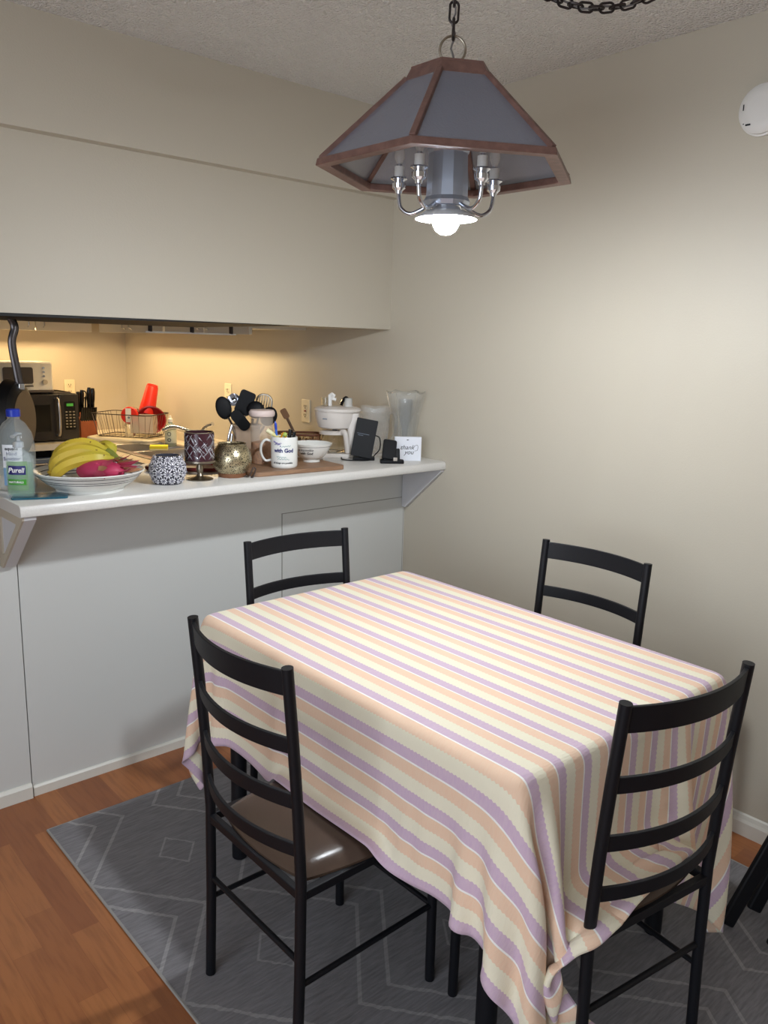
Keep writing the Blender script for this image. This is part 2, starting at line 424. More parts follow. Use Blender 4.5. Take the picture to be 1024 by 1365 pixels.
obj('rim', bm, STEEL, s, bev=0.002)
# faucet
f = thing('kitchen_faucet', 'chrome faucet with lever rising behind the leaf patterned goblet', 'faucet', (-0.115, 1.60, ZK+0.006))
obj('base_plate', prism(B(), rrect(0.05, 0.2, 0.024), 0.012), CHROME, f)
obj('body', lathe(B(), [(0, .012), (.022, .012), (.021, .06), (.024, .07), (.022, .095), (0, .10)], 20), CHROME, f)
obj('spout', tube(B(), spline([(0, 0, .055), (-.06, .03, .10), (-.14, .07, .125), (-.20, .10, .105)], 6), .012, 12), CHROME, f)
obj('lever', tube(B(), spline([(0, 0, .095), (.005, -.02, .125), (.015, -.09, .15)], 6), .010, 10, radii=[.014]*4+[.011]*9), CHROME, f)
# base units
def base_unit(name, label, cat, x0, x1, y0, y1, face, doors, m=CREAMCAB, group=None):
    t_ = thing(name, label, cat, ((x0+x1)/2, (y0+y1)/2, 0), 0, group)
    cx, cy_ = (x0+x1)/2, (y0+y1)/2
    obj('body', bx(B(), x0-cx, x1-cx, y0-cy_, y1-cy_, 0.0, ZK-0.036), m, t_, smooth=False)
    for k in range(doors):
        bm = B(); hb = B()
        if face == 'x':
            L = (y1-y0)/doors; a = y0-cy_+k*L
            bx(bm, x0-cx-0.018, x0-cx, a+.004, a+L-.004, 0.1, ZK-0.06); hx = x0-cx-.04
            tube(hb, [(hx+.02, a+L/2, .70), (hx, a+L/2, .71), (hx, a+L/2, .78), (hx+.02, a+L/2, .79)], .005, 8)
        else:
            L = (x1-x0)/doors; a = x0-cx+k*L
            bx(bm, a+.004, a+L-.004, y0-cy_-0.018, y0-cy_, 0.1, ZK-0.06); hy = y0-cy_-.04
            tube(hb, [(a+L/2, hy+.02, .70), (a+L/2, hy, .71), (a+L/2, hy, .78), (a+L/2, hy+.02, .79)], .005, 8)
        d = obj('door', bm, m, t_, smooth=False, bev=.002); obj('handle', hb, CHROME, d)
    return t_
base_unit('base_cabinet', 'white base cabinet under the sink counter nearest the bar', 'cabinet', -0.60, -0.002, 0.34, 1.27, 'x', 2)
base_unit('base_cabinet', 'white base cabinet under the kitchen counter beyond the sink', 'cabinet', -0.60, -0.002, 2.06, 2.85, 'x', 1)
base_unit('base_cabinet', 'white base cabinet to the left of the grey dishwasher', 'cabinet', -2.5, -1.36, 2.26, 2.85, 'y', 2)
d = thing('dishwasher', 'grey dishwasher with a steel bar handle under the microwave counter', 'dishwasher', (-1.05, 2.55, 0))
obj('body', bx(B(), -.30, .30, -.28, .30, 0.0, 0.843), mat('dishwasher_grey', (0.48, 0.52, 0.58), 0.4, 0.4), d, smooth=False)
obj('gap_strip', bx(B(), -.30, .30, -.289, -.28, 0.80, 0.842), BLACKG, d, smooth=False)  # black strip painted in for the dark gap above the door
obj('door', bx(B(), -.295, .295, -.300, -.28, 0.10, 0.795), mat('dishwasher_grey', (0.48, 0.52, 0.58)), d, bev=.004)
obj('handle', tube(B(), [(-.26, -.30, .765), (-.26, -.33, .765), (.26, -.33, .765), (.26, -.30, .765)], .008, 10), STEEL, d)
# upper cabinets
def upper_unit(label, x0, x1, y0, y1, face, group='upper kitchen cabinets'):
    t_ = thing('upper_cabinet', label, 'cabinet', ((x0+x1)/2, (y0+y1)/2, 1.532), 0)
    cx, cy_ = (x0+x1)/2, (y0+y1)/2
    bm = B(); bx(bm, x0-cx, x1-cx, y0-cy_, y1-cy_, 0.030, 0.70)
    obj('body', bm, CREAMCAB, t_, smooth=False)
    for k in (0, 1):
        bm = B(); hb = B(); e = .045 if k == 0 else -.045
        if face == 'x':
            L = (y1-y0)/2; a = y0-cy_+k*L
            bx(bm, x0-cx-.018, x0-cx, a+.003, a+L-.003, 0.0, 0.69); h = x0-cx-.018
            tube(hb, [(h, -e, .02), (h-.022, -e, .03), (h-.022, -e, .11), (h, -e, .12)], .004, 8)
        else:
            L = (x1-x0)/2; a = x0-cx+k*L
            bx(bm, a+.003, a+L-.003, y0-cy_-.018, y0-cy_, 0.0, 0.69); h = y0-cy_-.018
            tube(hb, [(-e, h, .02), (-e, h-.022, .03), (-e, h-.022, .11), (-e, h, .12)], .004, 8)
        d_ = obj('door', bm, CREAMCAB, t_, smooth=False, bev=.002); obj('handle', hb, CHROME, d_)
upper_unit('white wall cabinet on the back wall above the toaster oven', -1.05, -0.36, 2.55, 2.858, 'y')
upper_unit('white wall cabinet on the back wall at the far left of the row', -1.76, -1.07, 2.55, 2.858, 'y')
upper_unit('white wall cabinet on the right kitchen wall over the dish rack', -0.312, -0.002, 1.63, 2.50, 'x')
upper_unit('white wall cabinet on the right kitchen wall over the faucet', -0.312, -0.002, 0.75, 1.61, 'x')
u = thing('undercabinet_lamp', 'slim warm lamp fixed beneath the right wall cabinets', 'lamp', (-0.27, 1.75, 1.5615))
obj('valance', bx(B(), .030, .034, -.78, .78, -.028, 0), WPLAS, u, smooth=False)
obj('housing', bx(B(), -.030, .030, -.78, .78, -.013, 0), WPLAS, u, smooth=False)
obj('end_cap', bx(B(), -.031, .031, -.80, -.78, -.014, 0), IVORY, u, smooth=False); obj('end_cap', bx(B(), -.031, .031, .78, .80, -.014, 0), IVORY, u, smooth=False)
u = thing('undercabinet_lamp', 'slim warm lamp fixed beneath the back wall cabinet', 'lamp', (-0.70, 2.60, 1.5615))
obj('valance', bx(B(), -.31, .31, .030, .034, -.027, 0), WPLAS, u, smooth=False)
obj('housing', bx(B(), -.31, .31, -.030, .030, -.013, 0), WPLAS, u, smooth=False)
obj('end_cap', bx(B(), -.33, -.31, -.031, .031, -.014, 0), IVORY, u, smooth=False); obj('end_cap', bx(B(), .31, .33, -.031, .031, -.014, 0), IVORY, u, smooth=False)
# black rail panel under the pass-through cabinet
r_ = thing('undercabinet_rack', 'black rack panel screwed under the pass-through cabinet, pan hanging from it', 'rack', (0, 0, 0))
bm = B()
top = [(-1.75, .135), (-.62, .135), (-.50, .18), (-.80, .44), (-1.75, .44)]
bot = [1.557, 1.566, 1.566, 1.550, 1.550]
lo = [bm.verts.new((a, b_, z_)) for (a, b_), z_ in zip(top, bot)]; hi = [bm.verts.new((a, b_, 1.5678)) for a, b_ in top]
bm.faces.new(lo[::-1]); bm.faces.new(hi)
for i in range(5):
    j = (i+1) % 5; bm.faces.new((lo[i], lo[j], hi[j], hi[i]))
obj('panel', bm, GAP, r_, smooth=False)
for xx in (-.98, -.80, -.62):
    bm = B(); bx(bm, xx-.006, xx+.006, .425, .437, 1.528, 1.568 if xx > -.8 else 1.552); obj('post', bm, DARKMET, r_, smooth=False)
obj('rail', bx(B(), -1.0, -.60, .425, .437, 1.524, 1.530), WPLAS, r_, smooth=False)

# outlets
def outlet(label, loc, rz, ports=True):
    t_ = thing('wall_outlet', label, 'outlet', loc, rz)   # local -y faces out
    obj('cover_plate', prism(B(), rrect(.07, .115, .006), .006, Matrix(((1, 0, 0, 0), (0, 0, -1, 0), (0, 1, 0, 0), (0, 0, 0, 1)))), IVORY, t_, bev=.002)
    for zz_ in (-.022, .022):
        obj('socket', prism(B(), rrect(.034, .028, .01), .008, Matrix(((1, 0, 0, 0), (0, 0, -1, 0), (0, 1, 0, zz_), (0, 0, 0, 1)))), IVORY, t_)
        bm = B()
        for xx in (-.007, .007): box(bm, (xx, -.0085, zz_+.003), (.003, .002, .009))
        sph(bm, (0, -.0075, zz_-.007), .003)
        obj('slot', bm, INK, t_)
    return t_
o = outlet('ivory wall outlet with a red test button left of the coffee maker', (-0.0005, .745, 1.165), -PI/2)
bm = B(); box(bm, (0, -.009, 0.0), (.012, .004, .006)); obj('test_button', bm, DRED, o)
outlet('ivory wall outlet behind the black cooking utensils', (-0.0005, 1.50, 1.205), -PI/2)
outlet('ivory wall outlet above the knife block', (-.40, 2.8595, 1.165), 0)

# ------------------------------------------------------------ kitchen appliances and dishes
# microwave
t = thing('microwave', 'black microwave on the far kitchen counter under the toaster oven', 'microwave', (-0.775, 2.32, ZK), 0.03)
obj('body', bx(B(), -.225, .225, 0.012, .33, 0.01, .285), BPLAS, t, bev=.004)
obj('door', bx(B(), -.225, .11, 0.0, .012, 0.012, .283), mat('microwave_front', (0.17, 0.155, 0.15), 0.25), t, bev=.003)
obj('window', bx(B(), -.19, .055, -.002, 0.0, .065, .225), BLACKG, t, bev=.001)
obj('control_panel', bx(B(), .112, .225, 0.0, .012, .012, .283), mat('microwave_front', (0.17, 0.155, 0.15)), t, bev=.003)
obj('keypad_inset', prism(B(), rrect(.066, .17, .01), .002, Matrix(((1, 0, 0, .172), (0, 0, -1, 0), (0, 1, 0, .155), (0, 0, 0, 1)))), BLACKG, t)
bm = B()
for i in range(6):
    for j in range(3): box(bm, (.150+.022*j, -.003, .088+.018*i), (.012, .002, .007))
obj('buttons', bm, mat('keypad_grey', (0.55, 0.52, 0.45), 0.5), t, smooth=False)
obj('clock_display', bx(B(), .152, .192, -.004, -.002, .212, .228), mat('display_green', (0.2, 0.45, 0.15), 0.4, emit=((0.45, 0.95, 0.35), 0.2)), t, smooth=False)
obj('handle', tube(B(), spline([(.092, 0, .26), (.092, -.032, .245), (.095, -.036, .15), (.092, -.032, .055), (.092, 0, .04)], 5), .009, 10), STEEL, t)
for a in (-.2, .2):
    for c in (.04, .3): obj('foot', cyl(B(), (a, c, 0), (a, c, .012), .012), BPLAS, t)
# toaster oven
t = thing('toaster_oven', 'white toaster oven sitting on top of the black microwave', 'toaster oven', (-0.84, 2.34, ZK+.286), -.02)
obj('body', bx(B(), -.155, .155, .01, .26, .018, .185), WPLAS, t, bev=.012)
obj('front_frame', bx(B(), -.15, .15, 0.0, .014, .022, .18), mat('ivory_front', (0.95, 0.93, 0.88), 0.4), t, bev=.008)
obj('door_glass', prism(B(), rrect(.165, .095, .012), .006, Matrix(((1, 0, 0, -.045), (0, 0, -1, 0), (0, 1, 0, .108), (0, 0, 0, 1)))), mat('toaster_glass', (0.33, 0.30, 0.28), 0.2), t)
obj('door_handle', tube(B(), [(-.12, 0, .052), (-.12, -.02, .048), (.03, -.02, .048), (.03, 0, .052)], .005, 8), CHROME, t)
for zz_ in (.152, .128, .104): obj('button', cyl(B(), (.098, 0, zz_), (.098, -.008, zz_), .006), CHROME, t)
obj('dial', cyl(B(), (.102, 0, .07), (.102, -.016, .07), .014), mat('dial_cream', (0.8, 0.76, 0.68), 0.4), t, bev=.002)
obj('base_skirt', bx(B(), -.15, .155, 0.0, .26, .008, .022), mat('dark_skirt', (0.35, 0.31, 0.28), 0.5), t, bev=.003)
for a in (-.13, .13):
    for c in (.03, .24): obj('foot', cyl(B(), (a, c, 0), (a, c, .01), .012), BPLAS, t)
# baking tray between
bm = B(); tube(bm, [(-.02, 0, 0), (.16, 0, 0), (.165, .02, 0), (.165, .24, 0), (.15, .26, 0), (-.02, .26, 0)], .004, 8)
o = obj('cooling_rack', bm, DARKMET); o.location = (-0.74, 2.36, ZK+.2895)
tag(o, 'dark wire rack edge poking out beside the toaster oven feet', 'rack')
# knife block
t = thing('knife_block', 'cherry wood knife block holding black handled knives', 'knife block', (-.462, 2.40, ZK))
bm = B(); prism(bm, [(0, 0), (.13, 0), (.10, .16), (0, .115)], .105, Matrix(((0, 0, 1, -.052), (1, 0, 0, 0), (0, 1, 0, 0), (0, 0, 0, 1))))
obj('block', bm, BLOCKWOOD, t, bev=.003)
for i in range(7):
    bm = B(); xx = -.042+.014*i
    tube(bm, spline([(xx, .006, .108), (xx, -.004, .15), (xx+.001, -.014, .195)], 4), .006, 8, flat=1.4)
    k = tag(obj('steak_knife', bm, BLACKG), 'black handled steak knife in the front row of the knife block', 'knife', 'steak knives in the front row of the knife block')
    k.location = (-.462, 2.40, ZK)
for i, (xx, h) in enumerate(((-.045, .26), (-.022, .27), (.022, .285), (.044, .28))):
    bm = B(); yy = .05
    tube(bm, spline([(xx, yy, .13), (xx, yy-.008, .2), (xx*1.05, yy-.02, h+.03)], 5), .009, 10, radii=[.007]*3+[.0105]*4+[.012]*3+[.008], flat=1.2)
    k = tag(obj('kitchen_knife', bm, BLACKG), 'black handled kitchen knife in the tall back row of the knife block', 'knife', 'kitchen knives in the back row of the knife block')
    k.location = (-.462, 2.40, ZK)
bm = B(); tube(bm, [(.0+.016*math.cos(a), .06, .27+.022*math.sin(a)) for a in np.linspace(0, 2*PI, 16, endpoint=False)], .004, 8, closed=True)
tube(bm, [(.03+.014*math.cos(a), .06, .25+.02*math.sin(a)) for a in np.linspace(0, 2*PI, 16, endpoint=False)], .004, 8, closed=True)
cyl(bm, (.01, .06, .25), (.008, .07, .15), .005)
k = tag(obj('kitchen_scissors', bm, BPLAS), 'black handled scissors standing in the back of the knife block', 'scissors'); k.location = (-.462, 2.40, ZK)

# hanging pan
t = thing('frying_pan', 'dark frying pan hanging from the rack at the left edge of the pass-through', 'pan', (-1.508, .32, 1.215), 0)
ax = Euler((0, 0, math.radians(-18))).to_matrix().to_4x4()
tilt = Matrix.Rotation(math.radians(-38), 4, 'Z') @ Matrix.Rotation(math.radians(90), 4, 'Y')
# disc axis horizontal; local +z of lathe -> +x : bottom towards +x
bm = lathe(B(), [(0.0, .0), (.100, .0), (.126, -.012), (.137, -.045), (.140, -.046), (.130, -.010), (.103, .004), (0, .004)], 40, mtx=tilt)
obj('body', bm, mat('pan_black', (0.10, 0.095, 0.095), 0.3, 0.3), t)
bm = lathe(B(), [(0.0, .0045), (.100, .0045), (.100, .0065), (0, .0065)], 40, mtx=tilt)
obj('base_disc', bm, mat('pan_base', (0.36, 0.30, 0.24), 0.4, 0.5), t, label='worn brown base disc')
obj('handle', tube(B(), spline([(-.005, 0, .118), (-.012, 0, .17), (-.022, 0, .26), (-.010, 0, .31), (-.022, 0, .345)], 6), .009, 10, flat=1.5), mat('pan_handle', (0.33, 0.31, 0.31), 0.25, 0.8), t)
bm = B(); box(bm, (-.004, -.006, .115), (.02, .02, .022)); obj('handle_bracket', bm, CHROME, t, bev=.003)

# drain tray, dish rack and what stands in it  (local frame: x right-in-picture, y away)
RK = (-0.275, 2.21, ZK)
t = thing('drain_tray', 'cream plastic drain tray under the wire dish rack', 'tray', RK, -.95)
bm = B(); prism(bm, rrect(.44, .32, .04), .008); 
obj('tray_base', bm, IVORY, t)
pts = [(a, b_, .018) for a, b_ in rrect(.43, .31, .04)]
obj('tray_rim', tube(B(), pts, .010, 8, closed=True), IVORY, t)
t = thing('dish_rack', 'dark wire dish rack standing on the cream drain tray', 'dish rack', (RK[0], RK[1], ZK+.028), -.95)
bm = B()
def rr(w_, h_, z_): return [(a, b_, z_) for a, b_ in rrect(w_, h_, .035, 4)]
tube(bm, rr(.40, .27, .14), .003, 6, closed=True)
obj('top_wire', bm, DARKMET, t)
tube_b = B(); tube(tube_b, rr(.34, .22, .004), .003, 6, closed=True); obj('bottom_wire', tube_b, DARKMET, t)
bm = B()
for i in range(9):
    xx = -.176+.044*i
    tube(bm, [(xx, -.135, .14), (xx*.9, -.11, .004), (xx*.9, .11, .004), (xx, .135, .14)], .0014, 5)
for i in range(8):
    yy = -.105+.03*i
    tube(bm, [(-.2, yy, .14), (-.17, yy*.9, .004)], .0014, 5); tube(bm, [(.2, yy, .14), (.17, yy*.9, .004)], .0014, 5)
tag(obj('side_wires', bm, mat('rack_wire', (0.45, 0.40, 0.35), 0.4, 0.7), t), kind='stuff')
def in_rack(name, label, cat, dx, dy, dz=0.0):
    """dx: right in the picture, dy: away, relative to the rack"""
    return thing(name, label, cat, (RK[0]+dx*cy+dy*sy, RK[1]-dx*sy+dy*cy, ZK+.036+dz), VA)
t = in_rack('tumbler', 'tall red plastic tumbler upside down in the dish rack', 'cup', .085, .06, .135)
Mx = Matrix.Rotation(math.radians(14), 4, 'Y')
obj('cup_wall', lathe(B(), [(.052, 0), (.036, .165), (.030, .172), (0, .172), (0, .168), (.028, .168), (.033, .16), (.049, 0)], 28, mtx=Mx), RED, t)
obj('base_ring', lathe(B(), [(.033, .168), (.033, .176), (.028, .176), (.028, .168)], 28, mtx=Mx), RED, t)
t = in_rack('lidded_jar', 'glass jar with round red lid and white label lying in the dish rack', 'jar', .020, -.06, .125)
Mx = Matrix.Rotation(math.radians(90), 4, 'X')
obj('jar_glass', lathe(B(), [(0, -.07), (.044, -.07), (.047, -.06), (.047, 0), (.042, .01), (.039, .01), (.044, 0), (.044, -.06), (0, -.066)], 28, mtx=Mx), GLASS, t)
obj('lid', lathe(B(), [(0, .004), (.050, .004), (.052, .008), (.052, .022), (.048, .026), (0, .026)], 32, mtx=Mx), RED, t)
obj('lid_label', box(B(), (-.005, -.0268, .0), (.034, .0012, .085)), WPLAS, t)
obj('label_dot', lathe(B(), [(0, 0), (.008, 0), (.008, .001), (0, .001)], 16, mtx=Matrix.Translation((-.002, -.0275, -.012)) @ Mx), GREYINK, t)
t = in_rack('red_bowl', 'dark red plastic bowl leaning in the dish rack behind the clear bin', 'bowl', .125, .0, .085)
Mx = Matrix.Rotation(math.radians(62), 4, 'X') @ Matrix.Rotation(math.radians(20), 4, 'Y')
obj('bowl_body', lathe(B(), [(0, -.03), (.05, -.028), (.075, .0), (.088, .025), (.091, .026), (.084, .024), (.07, .0), (.047, -.022), (0, -.025)], 32, mtx=Mx), DRED, t)
obj('bowl_foot', lathe(B(), [(.04, -.03), (.04, -.038), (.034, -.038), (.034, -.03)], 28, mtx=Mx), DRED, t)
t = in_rack('storage_bin', 'clear plastic bin standing at the front of the dish rack', 'bin', .105, -.075, .022)
Fm = mat('frosted_plastic', (0.86, 0.82, 0.76), 0.25, alpha=0.45)
bm = B()
bx(bm, -.068, .068, -.048, -.046, 0, .105); bx(bm, -.068, .068, .046, .048, 0, .105); bx(bm, -.068, -.066, -.046, .046, 0, .105); bx(bm, .066, .068, -.046, .046, 0, .105); bx(bm, -.066, .066, -.046, .046, 0, .002)
obj('bin_wall', bm, Fm, t, smooth=False)
obj('bin_rim', tube(B(), [(-.068, -.048, .105), (.068, -.048, .105), (.068, .048, .105), (-.068, .048, .105)], .003, 6, closed=True), Fm, t)
t = in_rack('drinking_glass', 'small upturned drinking glass under the red lidded jar', 'glass', .015, -.06, 0)
obj('glass_wall', lathe(B(), [(.030, 0), (.034, .05), (.031, .075), (0, .075), (0, .068), (.028, .068), (.031, .05), (.027, 0)], 24), GLASS, t)
obj('glass_foot', lathe(B(), [(.029, .0), (.036, .0), (.036, .004), (.029, .004)], 24), GLASS, t)
# dish soap and sponge
t = thing('soap_bottle', 'clear dish soap bottle with printed label beside the sink', 'bottle', (-.225, 1.78, ZK+.006), VA)
obj('bottle_body', lathe(B(), [(0, 0), (.030, 0), (.033, .006), (.033, .10), (.026, .125), (.013, .135), (.013, .142), (0, .142)], 24), mat('soap_clear', (0.72, 0.78, 0.74), 0.15, trans=0.4), t)
obj('cap', lathe(B(), [(0, .142), (.015, .142), (.015, .160), (.008, .164), (.006, .180), (0, .180)], 20), WPLAS, t)
obj('label_print', lathe(B(), [(.0336, .022), (.0338, .022), (.0338, .098), (.0336, .098)], 24), mat('soap_label', (0.80, 0.82, 0.76), 0.4), t)
bm = B()
for zz_, r_0 in ((.075, .010), (.040, .009)):
    for a in np.linspace(0, 2*PI, 10, endpoint=False):
        an = FRONT+r_0*math.cos(a)/.034; sph(bm, (.0342*math.cos(an), .0342*math.sin(an), zz_+r_0*math.sin(a)), .0028, seg=6, rings=4)
obj('label_mark', bm, mat('label_dark', (0.2, 0.25, 0.25), 0.5), t)
t = thing('sponge', 'yellow sponge resting on the sink divider', 'sponge', (-.36, 1.66, ZK+.007), -.5)
obj('foam', bx(B(), -.05, .05, -.03, .03, .008, .026), mat('sponge_yellow', (0.95, 0.88, 0.25), 0.9, bump=(150, .5, .002)), t, bev=.004)
obj('scouring_layer', bx(B(), -.05, .05, -.03, .03, 0, .008), mat('sponge_pale', (0.93, 0.90, 0.66), 0.9), t, bev=.002)

# ------------------------------------------------------------ items on the bar
def on_bar(name, label, cat, x, y, z=ZB, rz=VA): return thing(name, label, cat, (x, y, z), rz)
# large hand sanitizer
t = on_bar('sanitizer_bottle', 'big clear sanitizer bottle with blue cap at the left end of the bar', 'bottle', -1.628, .035, rz=VA)
bp_ = [(0, 0), (.052, 0), (.057, .008), (.057, .135), (.050, .175), (.033, .205), (.018, .218), (.018, .228), (0, .228)]
obj('bottle_body', lathe(B(), bp_, 36), THING, t)
obj('gel', lathe(B(), [(0, .003), (.050, .003), (.054, .010), (.054, .10), (0, .10)], 32), mat('clear_gel', (0.88, 0.94, 0.96), 0.05, trans=0.6, ior=1.1, alpha=0.35), t)
obj('cap', lathe(B(), [(0, .226), (.0205, .226), (.0205, .246), (.018, .249), (0, .249)], 28), mat('blue_cap', (0.13, 0.22, 0.68), 0.35), t)
def band(bm, R, a0, a1, z0, z1, n=14, th=.0006):
    rr_ = []
    for k in range(n+1):
        a = a0+(a1-a0)*k/n
        rr_.append([bm.verts.new(((R+o_)*math.cos(a), (R+o_)*math.sin(a), z_)) for o_, z_ in ((0, z0), (th, z0), (th, z1), (0, z1))])
    for p, q in zip(rr_, rr_[1:]):
        for i in range(4): bm.faces.new((p[i], p[(i+1) % 4], q[(i+1) % 4], q[i]))
    bm.faces.new(rr_[0]); bm.faces.new(rr_[-1][::-1])
    return bm
obj('label_white', band(B(), .0572, FRONT-.25, FRONT+.75, .075, .145), mat('label_white', (0.92, 0.93, 0.95), 0.4), t)
obj('label_blue', band(B(), .0572, FRONT-.25, FRONT+.75, .02, .074), mat('label_blue', (0.50, 0.65, 0.80), 0.4), t)
for s_, z_ in (('equate', .133), ('Hand', .117), ('Sanitizer', .102)):
    text(s_, .014, NAVY if z_ < .13 else INK, t, (0, 0), FRONT+.22, z_, R=.0578, bold=.0003)
# small sanitizer
t = on_bar('sanitizer_bottle', 'small green labelled sanitizer pump bottle on the teal coaster', 'bottle', -1.665, -.115, ZB+.006)
def ell(prof, kx, ky, seg=36): return lathe(B(), prof, seg, mtx=Matrix.Diagonal((kx, ky, 1, 1)))
obj('bottle_body', ell([(0, 0), (.036, 0), (.040, .006), (.040, .105), (.034, .125), (.016, .135), (.013, .138), (.013, .146), (0, .146)], 1, .62), THING, t)
obj('gel', ell([(0, .003), (.034, .003), (.037, .01), (.037, .098), (0, .098)], 1, .6), mat('green_gel', (0.55, 0.80, 0.60), 0.05, trans=0.5, ior=1.1, alpha=0.42), t)
obj('pump_collar', lathe(B(), [(0, .144), (.016, .144), (.015, .160), (.006, .163), (.005, .178), (0, .178)], 24), mat('pump_clear', (0.85, 0.88, 0.9), 0.2, trans=0.5), t)
obj('pump_head', tube(B(), [(.004, .006, .182), (0, -.01, .183), (-.002, -.032, .178)], .007, 10, flat=.7), mat('pump_clear', (0.85, 0.88, 0.9)), t)
def slab(bm, w_, z0, z1, y): return bx(bm, -w_/2, w_/2, y-.0012, y, z0, z1)
def ecurve(bm, w0, w1, z0, z1, kx=.0403, ky=.0252, n=12, th=.0006):
    rows = []
    for k in range(n+1):
        xx = w0+(w1-w0)*k/n; yy = -ky*math.sqrt(max(0, 1-(xx/kx)**2))
        rows.append([bm.verts.new((xx, yy+o_, z_)) for o_, z_ in ((0, z0), (-th, z0), (-th, z1), (0, z1))])
    for p, q in zip(rows, rows[1:]):
        for i in range(4): bm.faces.new((p[i], p[(i+1) % 4], q[(i+1) % 4], q[i]))
    bm.faces.new(rows[0]); bm.faces.new(rows[-1][::-1]); return bm
obj('label_back', ecurve(B(), -.030, .030, .020, .105), mat('label_greenish', (0.60, 0.76, 0.56), 0.4, alpha=0.38), t)
obj('label_logo', ecurve(B(), -.024, .026, .066, .092, kx=.0405, ky=.0262), mat('purple_navy', (0.16, 0.15, 0.45), 0.4), t)
obj('label_green', ecurve(B(), -.026, .026, .036, .052, kx=.0405, ky=.0262), mat('label_green', (0.28, 0.62, 0.20), 0.4), t)
text('Purell', .020, WINK, t, (0.001, -.0272), FRONT, .079, shear=.2, bold=.0005)
text('NATURALS', .0085, WINK, t, (0, -.0272), FRONT, .044, bold=.0002)
# coaster
o = obj('coaster', prism(B(), rrect(.155, .085, .012), .005), mat('teal_gloss', (0.10, 0.34, 0.42), 0.2, bump=(60, .3, .003)), bev=.001)
o.location = (-1.618, -.135, ZB); o.rotation_euler = (0, 0, VA+.35)
tag(o, 'teal rectangular coaster under the small green sanitizer bottle', 'coaster')

# fruit bowl
BC = (-1.450, -.092)
CW, nt, b, tc, sp, X = newmat('striped_bowl_glaze', 0.2)
zc = sp.outputs[2]
ln = None
for z_ in (.034, .041, .053):
    l_ = X.m('LESS_THAN', X.m('ABSOLUTE', X.m('SUBTRACT', zc, z_)), .0011); ln = l_ if ln is None else X.m('MAXIMUM', ln, l_)
rad = X.m('SQRT', X.m('ADD', X.m('POWER', sp.outputs[0], 2.0), X.m('POWER', sp.outputs[1], 2.0)))
nt.links.new(X.mix(ln, lin((0.91, 0.91, 0.89))+(1,), lin((0.28, 0.27, 0.30))+(1,)), b.inputs['Base Color'])
t = on_bar('fruit_bowl', 'wide white ceramic bowl with dark rings holding bananas and dragon fruit', 'bowl', BC[0], BC[1])
obj('bowl_body', lathe(B(), [(0, .005), (.095, .005), (.102, .008), (.130, .026), (.152, .046), (.163, .058), (.168, .062), (.165, .065), (.158, .061), (.145, .047), (.120, .026), (.09, .014), (0, .012)], 64), CW, t)
obj('foot_ring', lathe(B(), [(.085, 0), (.102, 0), (.104, .010), (.085, .010)], 48), CERAM, t)
def bw(x, y): return (BC[0]+x*cy+y*sy, BC[1]-x*sy+y*cy)
BAN, nt, b, tc, sp, X = newmat('banana_skin', 0.45)
n1 = noise(nt, tc, 14, 4); gx = X.m('MULTIPLY', X.m('ADD', sp.outputs[0], .02), 7.0)
c1 = X.mix(gx, lin((0.86, 0.74, 0.24))+(1,), lin((0.70, 0.68, 0.22))+(1,))
nt.links.new(X.mix(X.m('GREATER_THAN', noise(nt, tc, 60, 3), 0.68), c1, lin((0.50, 0.38, 0.14))+(1,)), b.inputs['Base Color'])
bx_, by_ = bw(0, 0)
t = thing('banana_bunch', 'bunch of ripe yellow bananas with greenish stems lying in the white bowl', 'bananas', (bx_, by_, ZB+.004), VA)
def banana(pts, r, label=None):
    c = spline(pts, 7); n = len(c); rad_ = []
    for i in range(n):
        s_ = i/(n-1); rad_.append(r*min(1, .28+2.4*math.sin(min(s_*3.2, PI/2))*.4+.0) if s_ < .25 else r*(1-.75*max(0, (s_-.72)/.28)**1.4))
    rad_[0] = r*.25; rad_[1] = r*.55; rad_[2] = r*.8
    obj('banana', tube(B(), c, r, 7, radii=rad_), BAN, t)
banana([(-.112, .015, .050), (-.104, .012, .090), (-.070, .010, .124), (-.020, .012, .138), (.028, .010, .128), (.060, .0, .118)], .021)
banana([(-.105, -.035, .040), (-.094, -.035, .080), (-.060, -.036, .108), (-.010, -.034, .122), (.040, -.03, .116), (.072, -.015, .108)], .0205)
banana([(-.084, -.062, .030), (-.074, -.072, .056), (-.040, -.078, .084), (.010, -.074, .102), (.055, -.055, .106), (.084, -.02, .100)], .0205)
banana([(-.04, .06, .072), (.0, .056, .108), (.035, .045, .126), (.062, .025, .124), (.078, .008, .110)], .021)
obj('stem', tube(B(), spline([(.058, -.004, .114), (.078, -.006, .108), (.096, -.012, .094), (.104, -.016, .088)], 4), .010, 8, radii=[.016, .016, .015, .014, .012, .011, .010, .009, .009, .008, .009, .010, .010]), mat('banana_stem', (0.46, 0.48, 0.17), 0.6), t)
